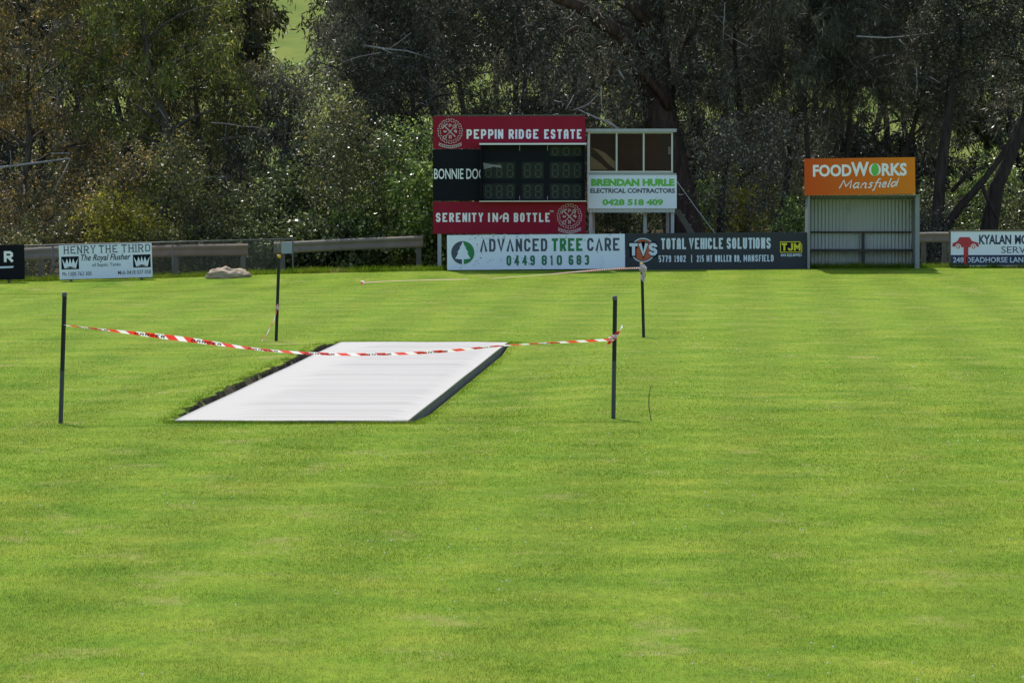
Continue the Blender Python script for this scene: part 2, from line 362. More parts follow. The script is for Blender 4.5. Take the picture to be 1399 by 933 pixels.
# ------------------------------------------------------------------ lettering
C_ = .22
G = {
 'A': [[(0, 0), (0, .82), (.28, 1), (.72, 1), (1, .82), (1, 0)], [(0, .42), (1, .42)]],
 '^': [[(0, 0), (.5, 1), (1, 0)]],
 'B': [[(0, 0), (0, 1)], [(0, 1), (.78, 1), (1, .86), (1, .64), (.8, .52), (0, .52)], [(.8, .52), (1, .38), (1, .16), (.78, 0), (0, 0)]],
 'C': [[(1, .72), (1, .84), (.75, 1), (.25, 1), (0, .84), (0, .16), (.25, 0), (.75, 0), (1, .16), (1, .28)]],
 'D': [[(0, 0), (0, 1), (.7, 1), (1, .8), (1, .2), (.7, 0), (0, 0)]],
 'E': [[(1, 1), (0, 1), (0, 0), (1, 0)], [(0, .5), (.82, .5)]],
 'F': [[(1, 1), (0, 1), (0, 0)], [(0, .5), (.82, .5)]],
 'G': [[(1, .74), (1, .84), (.75, 1), (.25, 1), (0, .84), (0, .16), (.25, 0), (.75, 0), (1, .16), (1, .46), (.55, .46)]],
 'H': [[(0, 0), (0, 1)], [(1, 0), (1, 1)], [(0, .5), (1, .5)]],
 'I': [[(.5, 0), (.5, 1)]],
 'J': [[(1, 1), (1, .16), (.75, 0), (.25, 0), (0, .16), (0, .32)]],
 'L': [[(0, 1), (0, 0), (1, 0)]],
 'M': [[(0, 0), (0, 1)], [(0, .97), (.5, .35), (1, .97)], [(1, 0), (1, 1)]],
 'N': [[(0, 0), (0, 1)], [(.02, .97), (.98, .03)], [(1, 0), (1, 1)]],
 'O': [[(.5, 1), (.25, 1), (0, .84), (0, .16), (.25, 0), (.75, 0), (1, .16), (1, .84), (.75, 1), (.5, 1)]],
 'P': [[(0, 0), (0, 1)], [(0, 1), (.75, 1), (1, .85), (1, .56), (.75, .42), (0, .42)]],
 'R': [[(0, 0), (0, 1)], [(0, 1), (.75, 1), (1, .85), (1, .60), (.75, .46), (0, .46)], [(.45, .46), (1, 0)]],
 'S': [[(1, .74), (1, .84), (.75, 1), (.25, 1), (0, .84), (0, .66), (.2, .54), (.8, .46), (1, .34), (1, .16), (.75, 0), (.25, 0), (0, .16), (0, .26)]],
 'T': [[(0, 1), (1, 1)], [(.5, 1), (.5, 0)]],
 'U': [[(0, 1), (0, .16), (.25, 0), (.75, 0), (1, .16), (1, 1)]],
 'V': [[(0, 1), (.5, 0), (1, 1)]],
 'Y': [[(0, 1), (.5, .48), (1, 1)], [(.5, .48), (.5, 0)]],
 '0': None, '8': [[(.5, .52), (.82, .52), (1, .64), (1, .86), (.75, 1), (.25, 1), (0, .86), (0, .64), (.18, .52), (.5, .52)], [(.18, .52), (0, .38), (0, .15), (.25, 0), (.75, 0), (1, .15), (1, .38), (.82, .52)]],
 '1': [[(.1, .8), (.5, 1), (.5, 0)]],
 '2': [[(0, .76), (0, .86), (.25, 1), (.75, 1), (1, .86), (1, .66), (0, .12), (0, 0), (1, 0)]],
 '3': [[(0, .84), (.25, 1), (.75, 1), (1, .86), (1, .64), (.8, .52), (.35, .52)], [(.8, .52), (1, .38), (1, .15), (.75, 0), (.25, 0), (0, .16)]],
 '4': [[(.75, 0), (.75, 1)], [(.75, .97), (0, .28), (1, .28)]],
 '5': [[(1, 1), (0, 1), (0, .56), (.75, .56), (1, .42), (1, .15), (.75, 0), (.25, 0), (0, .14)]],
 '6': [[(1, .80), (.75, 1), (.25, 1), (0, .84), (0, .16), (.25, 0), (.5, 0)], [(.5, 0), (.75, 0), (1, .15), (1, .40), (.75, .54), (.02, .54)]],
 '7': [[(0, 1), (1, 1), (.4, 0)]],
 '9': [[(0, .18), (.25, 0), (.75, 0), (1, .16), (1, .84), (.75, 1), (.5, 1)], [(.5, 1), (.25, 1), (0, .85), (0, .60), (.25, .46), (.98, .46)]],
 ',': [[(.6, .08), (.3, -.18)]], '|': [[(.5, -.1), (.5, 1.1)]], '-': [[(0, .5), (1, .5)]], "'": [[(.5, 1), (.4, .75)]],
}
G['0'] = G['O']
GW = {'I': .14, '1': .6, ',': .3, '|': .2, ' ': .62, 'M': 1.3, 'W': 1.4, "'": .2, '^': 1.12, 'V': 1.1}
def strip(mb, pts, hw, y):
    P = [Vector((p[0], p[1])) for p in pts]; k = len(P)
    closed = (P[0] - P[-1]).length < 1e-6
    L, Rr = [], []
    for i in range(k):
        a = P[i] - P[i - 1] if i > 0 else (P[-1] - P[-2] if closed else None)
        b = P[i + 1] - P[i] if i < k - 1 else (P[1] - P[0] if closed else None)
        na = Vector((-a.y, a.x)).normalized() if a is not None else None
        nb = Vector((-b.y, b.x)).normalized() if b is not None else None
        if na is None: n, s = nb, 1
        elif nb is None: n, s = na, 1
        else:
            n = (na + nb)
            if n.length < 1e-3: n = na.copy()
            n.normalize(); s = min(1 / max(n.dot(na), .3), 1.7)
        L.append(P[i] + n * hw * s); Rr.append(P[i] - n * hw * s)
    for i in range(k - 1):
        mb.face([(Rr[i].x, y, Rr[i].y), (Rr[i + 1].x, y, Rr[i + 1].y), (L[i + 1].x, y, L[i + 1].y), (L[i].x, y, L[i].y)])
def strokes(mb, s, x0, x1, z0, z1, wt=.2, gap=.34, y=-.004, serif=0, slant=0, aspect=None):
    """drawn capitals that fill x0..x1, z0..z1; wt = stroke as a share of the cap height"""
    H = z1 - z0; hw = H * wt / 2
    tot = sum(GW.get(c, 1) for c in s) + gap * (len(s) - 1)
    u = (x1 - x0) / tot; x = x0
    for c in s:
        w = GW.get(c, 1) * u
        if c != ' ':
            a0, a1 = x + hw, x + w - hw
            if c in 'I|,1': a0, a1 = x, x + w
            for i, pl in enumerate(G[c]):
                pp = []
                for (px, pz) in pl:
                    zz = z0 + hw + pz * (H - 2 * hw)
                    pp.append((a0 + px * (a1 - a0) + slant * (zz - z0), zz))
                for e, nx in ((0, 1), (-1, -2)):
                    if pl[0] != pl[-1] and (pl[e][0] in (0, 1) or pl[e][1] in (0, 1)):
                        dx, dz = pp[e][0] - pp[nx][0], pp[e][1] - pp[nx][1]; l_ = math.hypot(dx, dz)
                        out_x = (pl[e][0] == 0 and dx < 0) or (pl[e][0] == 1 and dx > 0); out_z = (pl[e][1] == 0 and dz < 0) or (pl[e][1] == 1 and dz > 0)
                        if (out_x and abs(dx) > abs(dz)) or (out_z and abs(dz) >= abs(dx)): pp[e] = (pp[e][0] + dx / l_ * hw, pp[e][1] + dz / l_ * hw)
                strip(mb, pp, hw, y - i * .0006)
            if serif:
                for pl in G[c]:
                    for (px, pz) in (pl[0], pl[-1]):
                        if pz in (0, 1) and c not in 'OCGSD0':
                            zz = z0 + pz * H; sx = a0 + px * (a1 - a0)
                            mb.face([(sx - u * serif, y - .0018, zz - H * .035), (sx + u * serif, y - .0018, zz - H * .035), (sx + u * serif, y - .0018, zz + H * .035), (sx - u * serif, y - .0018, zz + H * .035)])
        x += w + gap * u
    return mb
def type_mesh(s, x0, x1, z0, z1, bold=0.0, shear=0, y=-.004, space=1):
    """set type in the program's own built-in face, stretched to fill a box"""
    cu = bpy.data.curves.new('type', 'FONT'); cu.body = s; cu.size = 1; cu.offset = bold; cu.shear = shear; cu.space_character = space
    cu.resolution_u = 3; cu.fill_mode = 'FRONT'
    ob = bpy.data.objects.new('type', cu); COL.objects.link(ob)
    dg = bpy.context.evaluated_depsgraph_get(); me = bpy.data.meshes.new_from_object(ob.evaluated_get(dg))
    bpy.data.objects.remove(ob); bpy.data.curves.remove(cu)
    co = np.empty(len(me.vertices) * 3, np.float32); me.vertices.foreach_get('co', co); co = co.reshape(-1, 3)
    lo, hi = co.min(0), co.max(0)
    out = np.zeros_like(co)
    out[:, 0] = x0 + (co[:, 0] - lo[0]) / (hi[0] - lo[0]) * (x1 - x0)
    out[:, 2] = z0 + (co[:, 1] - lo[1]) / (hi[1] - lo[1]) * (z1 - z0)
    out[:, 1] = y
    me.vertices.foreach_set('co', out.ravel()); me.update(); me.materials.clear()
    return me
def letters(parent, s, box, m, bold=0.0, shear=0, y=-.004, space=1, name='lettering'):
    me = type_mesh(s, *box, bold=bold, shear=shear, y=y, space=space); me.name = name
    return link(name, me, m, parent)

def word(parent, s, bx_, m, **kw):
    strokes(MB_ := MB(), s, *bx_, **kw); return MB_.build('lettering', m, parent)
class Asm:
    """an upright thing facing the field; L() turns photo pixels into its own metres"""
    def __init__(s, name, label, cat, px, py, Y, slope=0.0, group=None):
        s.Y = Y; s.o = W(px, py, Y); s.a = slope
        s.root = empty(name, s.o, label, cat, group, -slope)
        s.px, s.py, s.k = px, py, F / Y
    def L(s, px, py):
        p = W(px, py, s.Y) - s.o; c, n = math.cos(s.a), math.sin(s.a)
        return (p.x * c + p.z * n, -p.x * n + p.z * c)
    def B(s, x0, y0, x1, y1):
        """pixel box -> x0,x1,z0,z1 local (sides taken along the slope)"""
        a = s.L(x0, y1); b = s.L(x1, y0 + (x0 - x1) * 0)
        return (a[0], b[0], a[1], b[1])

# ------------------------------------------------------------------ world, sun, camera
SUN_E, SUN_AZ = 53.0, 15.0           # sun stands beyond the trees, a little to the left
w = bpy.data.worlds.new('World'); SC.world = w; w.use_nodes = True
bg = w.node_tree.nodes['Background']
sky = w.node_tree.nodes.new('ShaderNodeTexSky'); sky.sky_type = 'NISHITA'; sky.sun_disc = False
sky.sun_elevation = R(SUN_E); sky.sun_rotation = R(-SUN_AZ); sky.altitude = 300; sky.air_density = 1; sky.dust_density = 1.2; sky.ozone_density = 1
w.node_tree.links.new(sky.outputs[0], bg.inputs[0]); bg.inputs[1].default_value = .15
sl = bpy.data.lights.new('sun', 'SUN'); sl.energy = 3.6; sl.angle = R(.5); sl.color = (1, .95, .87)
so = bpy.data.objects.new('sun', sl); COL.objects.link(so)
sd = Vector((-math.sin(R(SUN_AZ)) * math.cos(R(SUN_E)), math.cos(R(SUN_AZ)) * math.cos(R(SUN_E)), math.sin(R(SUN_E))))
so.rotation_euler = sd.to_track_quat('Z', 'Y').to_euler(); so.location = (0, 60, 60)
cam = bpy.data.cameras.new('camera'); cam.sensor_width = 36; cam.lens = 36 * F / 1399; cam.clip_start = .5; cam.clip_end = 5000
co_ = bpy.data.objects.new('camera', cam); COL.objects.link(co_); co_.location = (0, 0, CAMH); co_.rotation_euler = (math.pi / 2 - PITCH, 0, 0)
SC.camera = co_
SC.view_settings.view_transform = 'Standard'; SC.view_settings.look = 'None'; SC.view_settings.exposure = 0.55; SC.view_settings.gamma = 1
SC.cycles.max_bounces = 6; SC.cycles.diffuse_bounces = 3; SC.cycles.transparent_max_bounces = 8
SC.cycles.sample_clamp_indirect = 4

# ------------------------------------------------------------------ the field: one sheet to the horizon, cut beside the pitch
def build_field():
    sc = [-900, -300, -120, -60, -40, -30] + list(np.arange(-24, -2.01, 1.0)) + list(np.arange(-1.8, -.19, .2)) + [-.1]
    nL = len(sc)
    sc += [-.04, .02, PW - .02, PW + .03]
    sc += [PW + .05] + list(np.arange(PW + .3, PW + 2.4, .2)) + list(np.arange(PW + 3, 24, 1.0)) + [30, 40, 60, 120, 300, 900]
    iL, i0, i1, i2, i3, i4 = nL - 1, nL, nL + 1, nL + 2, nL + 3, nL + 4
    tc = [-130, -80] + list(np.arange(-62, -1, 2.0)) + list(np.arange(-.9, PL + 1.0, .06)) + list(np.arange(PL + 1.5, 84, .75)) + list(np.arange(85, 130, 3)) + [140, 170, 220, 300, 600, 1500]
    S, T = np.meshgrid(np.array(sc), np.array(tc))
    rr = RNG.random(T.shape[0]); rag = np.convolve(rr, np.ones(5) / 5, 'same') - .5
    fl = np.convolve(RNG.random(T.shape[0]), np.ones(7) / 7, 'same') - .5
    inside = (T[:, 0] > 0) & (T[:, 0] < PL)
    S[:, iL] += np.where(inside, rag * .22 + fl * .30, 0)
    S[:, i4] += np.where(inside, np.abs(rag * .10 + fl * .16), 0)
    X = PA.x + S * PS.x + T * PD.x; Y = PA.y + S * PS.y + T * PD.y
    Z = ground(X, Y)
    far = sstep(180, 320, Y); Z = Z * (1 - far) + far * 1.0
    Z = np.where(Y < 20, 0, Z)
    for r in range(T.shape[0]):
        if inside[r]:
            e = min(1, T[r, 0] / .5, (PL - T[r, 0]) / .5)
            zb = Z[r, iL]
            Z[r, iL] += rag[r] * .07 * e
            Z[r, i0] = -.04; Z[r, i1] = -.06; Z[r, i2] = -.2; Z[r, i3] = min(-.02, Z[r, i4] - .012)
            Z[r, i4] += rag[r] * .02
    n_t, n_s = S.shape
    v = np.stack([X, Y, Z], -1).reshape(-1, 3)
    idx = np.arange(n_t * n_s).reshape(n_t, n_s)
    f = np.stack([idx[:-1, :-1], idx[:-1, 1:], idx[1:, 1:], idx[1:, :-1]], -1).reshape(-1, 4)
    me = bpy.data.meshes.new('playing_field'); me.from_pydata(v.tolist(), [], f.tolist()); me.update()
    o = link('playing_field', me, M['ground']); tag(o, 'mown green oval turf with pale dry patches', 'ground', kind='structure')
build_field()

def build_hill():
    m, nt, b = mat('hill_grass')
    g = node(nt, 'ShaderNodeNewGeometry')
    n = node(nt, 'ShaderNodeTexNoise'); n.inputs['Scale'].default_value = .35; n.inputs['Detail'].default_value = 12; n.inputs['Roughness'].default_value = .7
    nt.links.new(g.outputs['Position'], n.inputs['Vector'])
    r = node(nt, 'ShaderNodeValToRGB'); r.color_ramp.elements[0].color = (.07, .125, .010, 1); r.color_ramp.elements[1].color = (.20, .225, .032, 1)
    r.color_ramp.elements[0].position = .3; r.color_ramp.elements[1].position = .7
    nt.links.new(n.outputs['Fac'], r.inputs[0]); nt.links.new(r.outputs[0], b.inputs['Base Color']); b.inputs['Roughness'].default_value = .9; b.inputs['Specular IOR Level'].default_value = .1
    xs = np.linspace(-500, 500, 81); ys = np.concatenate([np.linspace(196, 480, 60), np.linspace(500, 1400, 20)])
    X, Y = np.meshgrid(xs, ys)
    Z = -1.2 + 62 * sstep(196, 520, Y) + .12 * np.clip(Y - 300, 0, 2000) + 3 * np.sin(X / 47 + 1) * sstep(220, 400, Y) + 1.2 * np.sin(X / 13 + Y / 21) * sstep(220, 300, Y)
    v = np.stack([X, Y, Z], -1).reshape(-1, 3); idx = np.arange(X.size).reshape(X.shape)
    f = np.stack([idx[:-1, :-1], idx[:-1, 1:], idx[1:, 1:], idx[1:, :-1]], -1).reshape(-1, 4)
    me = bpy.data.meshes.new('hill'); me.from_pydata(v.tolist(), [], f.tolist()); me.update(); me.polygons.foreach_set('use_smooth', [True] * len(me.polygons))
    tag(link('hill', me, m), 'sunlit green grass hillside beyond the trees', 'hill', kind='structure')
build_hill()

# ------------------------------------------------------------------ grass blades
def build_blades():
    bands = [(30, 40, 3400, .0034, .016), (40, 52, 2100, .0042, .017), (52, 66, 1200, .0055, .018), (66, 78, 640, .007, .016), (78, 94, 420, .008, .013), (94, 136, 170, .010, .011)]
    allc = []
    for (y0, y1, dens, wd, ht) in bands:
        hw = lambda y: y * 699.5 / F + .9
        n = int(dens * (y1 - y0) * (hw(y0) + hw(y1)))
        y = RNG.uniform(y0, y1, n); x = RNG.uniform(-1, 1, n) * hw(y)
        s, t = to_st(x, y)
        keep = ~((s > -.05) & (s < PW + .05) & (t > -.01) & (t < PL + .01))
        x, y = x[keep], y[keep]; n = len(x)
        z = ground(x, y) - .004
        a = RNG.uniform(0, math.pi, n); ln = RNG.uniform(0, .5, n); la = RNG.uniform(0, 2 * math.pi, n)
        cl = .75 + .5 * (np.sin(x * 3.1 + np.sin(y * 1.3) * 2) * np.sin(y * 1.1 + x * .7) * .5 + .5)
        h = ht * RNG.uniform(.55, 1.25, n) * cl; wv = wd * RNG.uniform(.7, 1.3, n)
        c = np.empty((n, 3, 3))
        c[:, 0] = np.stack([x - np.cos(a) * wv / 2, y - np.sin(a) * wv / 2, z], -1)
        c[:, 1] = np.stack([x + np.cos(a) * wv / 2, y + np.sin(a) * wv / 2, z], -1)
        c[:, 2] = np.stack([x + np.cos(la) * h * ln, y + np.sin(la) * h * ln, z + h], -1)
        allc.append(c)
    # longer uncut tufts on the lips of the pitch and along the boundary
    def tufts(x, y, hmin, hmax, wd, lean=.6):
        n = len(x); z = ground(x, y) - .006
        a = RNG.uniform(0, math.pi, n); h = RNG.uniform(hmin, hmax, n); ln = RNG.uniform(0, lean, n); la = RNG.uniform(0, 2 * math.pi, n); wv = wd * RNG.uniform(.7, 1.3, n)
        c = np.empty((n, 3, 3))
        c[:, 0] = np.stack([x - np.cos(a) * wv / 2, y - np.sin(a) * wv / 2, z], -1); c[:, 1] = np.stack([x + np.cos(a) * wv / 2, y + np.sin(a) * wv / 2, z], -1)
        c[:, 2] = np.stack([x + np.cos(la) * h * ln, y + np.sin(la) * h * ln, z + h], -1); allc.append(c)
    n = 2600; s = RNG.uniform(-.1, PW + .2, n); t = -RNG.uniform(.0, .22, n)
    tufts(PA.x + s * PS.x + t * PD.x, PA.y + s * PS.y + t * PD.y, .030, .056, .005)
    n = 1300; t = RNG.uniform(0, PL, n); s = -.10 - np.abs(RNG.normal(0, .07, n)) - .06 * np.sin(t * 2.3) ** 2
    tufts(PA.x + s * PS.x + t * PD.x, PA.y + s * PS.y + t * PD.y, .02, .05, .008)
    n = 1300; t = RNG.uniform(0, PL, n); s = PW + .06 + np.abs(RNG.normal(0, .06, n))
    tufts(PA.x + s * PS.x + t * PD.x, PA.y + s * PS.y + t * PD.y, .015, .04, .008)
    n = 2200; s = RNG.uniform(-.1, PW + .2, n); t = PL + .02 + RNG.uniform(0, .3, n)
    tufts(PA.x + s * PS.x + t * PD.x, PA.y + s * PS.y + t * PD.y, .03, .06, .01)
    n = 22000; x = RNG.uniform(-14, 14, n); y = 136.2 + np.abs(RNG.normal(0, .6, n))
    tufts(x, y, .04, .15 , .014, .8)
    cs = RNG.uniform(-13, 13, 240)
    x = np.repeat(cs, 40) + RNG.normal(0, .10, 9600); y = 136.15 + np.abs(RNG.normal(0, .3, 9600))
    tufts(x, y, .06, .2, .014, .8)
    c = np.concatenate(allc)
    me = np_mesh('grass_blades', c, 3)
    tag(link('grass_blades', me, M['blade']), 'short mown grass blades over the oval', 'grass', kind='stuff')
build_blades()
def build_clover():
    # small white clover heads dotted over the turf
    n = 900
    y = 31 + 62 * RNG.random(n) ** 1.2; x = RNG.uniform(-1, 1, n) * (y * 699.5 / F + .6)
    keep = np.sin(x * 1.1 + 2) * np.sin(y * .35) + RNG.normal(0, .5, n) > .15
    x, y = x[keep], y[keep]
    s, t = to_st(x, y); k2 = ~((s > -.2) & (s < PW + .3) & (t > -.1) & (t < PL + .1)); x, y = x[k2], y[k2]
    z = ground(x, y)
    mb = MB()
    for i in range(len(x)):
        r = random.uniform(.004, .008); c = (x[i], y[i], z[i] + .024)
        ps = [(c[0] + r, c[1], c[2]), (c[0] - r, c[1], c[2]), (c[0], c[1] + r, c[2]), (c[0], c[1] - r, c[2]), (c[0], c[1], c[2] + r), (c[0], c[1], c[2] - r)]
        n0 = len(mb.v); mb.v += ps
        mb.f += [tuple(n0 + q for q in f) for f in ((0, 2, 4), (2, 1, 4), (1, 3, 4), (3, 0, 4), (2, 0, 5), (1, 2, 5), (3, 1, 5), (0, 3, 5))]
    tag(mb.build('clover_flowers', M['flower']), 'tiny white clover heads dotted through the turf', 'flowers', kind='stuff')
build_clover()

# ------------------------------------------------------------------ the pitch under its white cover
def build_pitch():
    root = empty('cricket_pitch', (PA.x, PA.y, 0), 'long white covered cricket pitch slab set in the turf', 'cricket pitch')
    root.rotation_euler = (0, 0, math.atan2(PS.y, PS.x))
    MB().box(.01, PW - .01, .01, PL - .01, -.19, SLAB_Z - .012).build('slab', M['slab'], root)
    ns, nt_ = 40, 1100
    s = np.linspace(0, PW, ns); t = np.linspace(0, PL, nt_)
    S, T = np.meshgrid(s, t)
    Z = np.full_like(S, SLAB_Z)
    tt = .55
    while tt < PL - .6:
        amp = random.uniform(.026, .046); wd = random.uniform(.10, .16); off = random.uniform(0, .35); sk = random.uniform(-.05, .05)
        prof = np.exp(-((T - tt - sk * (S - 1.2) - .02 * np.sin(S * 2.5 + tt)) / wd) ** 2)
        Z += amp * prof * sstep(.1 + off * .7, .6 + off, S) * (1 - sstep(PW - .30, PW - .05, S))
        tt += random.uniform(.55, .95)
    Z += .002 * np.sin(S * 5 + T * .7)
    v = np.stack([S, T, Z], -1).reshape(-1, 3).tolist(); idx = np.arange(S.size).reshape(S.shape)
    f = np.stack([idx[:-1, :-1], idx[:-1, 1:], idx[1:, 1:], idx[1:, :-1]], -1).reshape(-1, 4).tolist()
    # turned-down hem all round
    def hem(ids):
        n0 = len(v)
        for i in ids: p = v[i]; v.append([p[0], p[1], SLAB_Z - .014])
        for a in range(len(ids) - 1): f.append([ids[a + 1], ids[a], n0 + a, n0 + a + 1])
    hem(idx[0, :][::-1].tolist()); hem(idx[:, 0].tolist()); hem(idx[-1, :].tolist()); hem(idx[:, -1][::-1].tolist())
    me = bpy.data.meshes.new('cover_sheet'); me.from_pydata(v, [], f); me.update(); me.polygons.foreach_set('use_smooth', [True] * len(me.polygons))
    link('cover_sheet', me, M['cover'], root)
build_pitch()

# ------------------------------------------------------------------ star pickets and danger tape
def picket(px, pyb, pyt, pxt, label, capm, bare=None):
    b = WZ(px, pyb, 0); Y = b.y; b.z = float(ground(b.x, b.y))
    b2 = W(px, pyb, Y); b.z = min(b.z, b2.z + .02)
    top = W(pxt, pyt, Y)
    root = empty('star_picket', b, label, 'picket', 'star pickets roping off the pitch')
    H = top.z - b.z; dx = top.x - b.x
    lx = random.uniform(-.02, .02)
    def fins(z0, z1, m):
        mb = MB()
        for k in range(3):
            a = R(90 + 120 * k + 20); c, s_ = math.cos(a), math.sin(a); w2, ln = .0035, .027
            q = [(-s_ * w2, c * w2), (s_ * w2, -c * w2), (c * ln + s_ * w2, s_ * ln - c * w2), (c * ln - s_ * w2, s_ * ln + c * w2)]
            n0 = len(mb.v)
            for z in (z0, z1):
                for (x, y) in q: mb.v.append((x + dx * z / H, y + lx * z / H + .0007 * k, z))
            mb.f += [tuple(n0 + i for i in ff) for ff in ((3, 2, 1, 0), (4, 5, 6, 7), (0, 1, 5, 4), (1, 2, 6, 5), (2, 3, 7, 6), (3, 0, 4, 7))]
        # tie-wire notches
        return mb.build('post', m, root)
    if bare: fins(-.3, H * bare, M['picket_bare']); fins(H * bare, H - .02, M['picket'])
    else: fins(-.3, H - .02, M['picket'])
    mb = MB(); mb.tube([(dx, lx, H - .05), (dx, lx, H - .012), (dx, lx, H)], [.027, .027, .019], 10)
    mb.build('cap', capm, root, True)
    return b, top
random.seed(5)
PK1 = picket(82.5, 578, 399, 88, 'black star picket left of the white pitch, nearest left corner with dark grey cap', M['cap_grey'], .4)
PK2 = picket(837.5, 572, 404, 840, 'star picket near right corner, bare grey lower half and black upper half', M['cap_grey'], .47)
PK3 = picket(377, 466, 348, 381, 'yellow capped star picket behind the far left corner of the pitch, dangling tape end', M['cap_yellow'])
PK4 = picket(879, 461, 359, 876.5, 'yellow capped star picket at far right with a knotted bunch of tape near its top', M['cap_yellow'])

def tape(name, label, pts, Yf, width=.075, lettering=True, rep=.62, phase=.15, n=160):
    """pts: (px, py, visible width px) along the tape; Yf(px) its distance"""
    P = np.array(pts, float); d = np.concatenate([[0], np.cumsum(np.hypot(np.diff(P[:, 0]), np.diff(P[:, 1])))])
    u = np.linspace(0, d[-1], n)
    def smooth(col):
        # Catmull-Rom style smoothing through the points
        y = np.interp(u, d, P[:, col]); k = 7
        yp = np.pad(y, k, mode='edge'); yp[:k] = 2 * y[0] - y[k:0:-1]; yp[-k:] = 2 * y[-1] - y[-2:-k - 2:-1]
        return np.convolve(yp, np.ones(2 * k + 1) / (2 * k + 1), 'same')[k:-k]
    x, y, vw = smooth(0), smooth(1), smooth(2) * .86
    C = [W(x[i], y[i], Yf(x[i])) for i in range(n)]
    Wd = []
    for i in range(n):
        t = (C[min(i + 1, n - 1)] - C[max(i - 1, 0)]).normalized()
        up = Vector((0, 0, 1)) - t * t.z
        if up.length < .2: up = Vector((1, 0, 0)) - t * t.x
        up.normalize(); side = t.cross(up)
        c = min(.99, max(.12, vw[i] / (width * F / C[i].y))); a = math.acos(c)
        Wd.append(up * math.cos(a) + side * math.sin(a))
    L = np.concatenate([[0], np.cumsum([(C[i + 1] - C[i]).length for i in range(n - 1)])])
    root = empty(name, C[0], label, 'tape', 'danger tape around the pitch')
    me = bpy.data.meshes.new('strip'); o = C[0]
    v = []; f = []; uvs = []
    for i in range(n):
        v += [C[i] - o - Wd[i] * width / 2, C[i] - o + Wd[i] * width / 2]
    for i in range(n - 1): f.append((2 * i, 2 * i + 2, 2 * i + 3, 2 * i + 1))
    me.from_pydata(v, [], f); uvl = me.uv_layers.new(name='UVMap')
    for p in me.polygons:
        for li in p.loop_indices:
            vi = me.loops[li].vertex_index; uvl.data[li].uv = (L[vi // 2], (vi % 2) * width)
    me.update(); me.polygons.foreach_set('use_smooth', [True] * len(me.polygons)); link('strip', me, M['tape'], root)
    if lettering:
        fmb = MB(); pos = phase
        while pos + .34 < L[-1]:
            tmp = MB(); strokes(tmp, 'DANGER', pos, pos + .33, .014, width - .014, wt=.24, y=0)
            for fc in tmp.f:
                q = []
                for vi in fc:
                    a, dep, b = tmp.v[vi]
                    i = min(n - 2, max(0, int(np.searchsorted(L, a)) - 1)); k = (a - L[i]) / max(L[i + 1] - L[i], 1e-6)
                    c = C[i].lerp(C[i + 1], k); wd = Wd[i].lerp(Wd[i + 1], k)
                    p = c - o + wd * (b - width / 2); nn = (C[i + 1] - C[i]).cross(wd).normalized()
                    if nn.y > 0: nn = -nn
                    q.append(p + nn * (.0025 - dep))
                fmb.face(q)
            pos += rep
        fmb.build('lettering', M['black'], root)
    return root, C
YN = PK1[0].y; YN2 = PK2[0].y; YF3 = PK3[0].y; YF4 = PK4[0].y
near = lambda px: YN - .03 + (YN2 - YN) * (px - 85) / 753
r_, _ = tape('danger_tape', 'red and white danger tape sagging across the near end of the white pitch',
     [(87, 444, 2), (105, 446.5, 1.6), (130, 449, 2.5), (165, 453, 4.5), (200, 457, 7), (250, 463, 8.5), (300, 470, 6), (345, 477, 3.6), (400, 481.5, 4.2), (450, 484, 4.6), (490, 484.5, 4.2), (560, 483, 4.6), (620, 479, 4.8), (665, 474, 3.2), (700, 471, 2.2), (750, 468.5, 2.6), (790, 466.5, 4.2), (836, 464, 4.6)], near)
# knot and loose tails at the near right picket
def tail(root, pts, Yf, width, m='tape'):
    tp, C = None, [W(a, b, Yf) for (a, b) in pts]
    o = root.location; v = []; f = []
    for i, c in enumerate(C):
        t = (C[min(i + 1, len(C) - 1)] - C[max(i - 1, 0)]).normalized(); sd_ = t.cross(Vector((0, 1, 0))).normalized()
        tw = (sd_ * math.cos(i * .6) + Vector((0, 1, 0)) * math.sin(i * .6)) * width / 2
        v += [c - o - tw, c - o + tw]
    for i in range(len(C) - 1): f.append((2 * i, 2 * i + 2, 2 * i + 3, 2 * i + 1))
    me = bpy.data.meshes.new('loose_end'); me.from_pydata(v, [], f); uvl = me.uv_layers.new(name='UVMap')
    for p in me.polygons:
        for li in p.loop_indices:
            vi = me.loops[li].vertex_index; uvl.data[li].uv = ((vi // 2) * .07, (vi % 2) * .075)
    me.update(); link('loose_end', me, M[m], root)
tail(r_, [(838, 461), (842, 457), (846, 453), (848, 449), (851, 445)], YN2 - .05, .05)
tail(r_, [(837, 462), (834, 466), (831, 470), (828, 474)], YN2 - .05, .055)
tail(r_, [(833, 464), (837, 461), (841, 463), (843, 458)], YN2 - .06, .06)
# dangling strand at the far left picket
r3, _ = tape('danger_tape', 'short loose strand of danger tape dangling from the far left picket',
     [(379.5, 416, 3), (378, 424, 2.2), (376, 433, 1.6), (372, 442, 1.5), (367, 452, 1.5), (363, 459, 1.6), (357, 467.5, 1.6)], lambda p: YF3 - .05, .07, False, n=60)
tail(r3, [(379, 423), (381, 418), (379, 415), (377, 420)], YF3 - .05, .05)
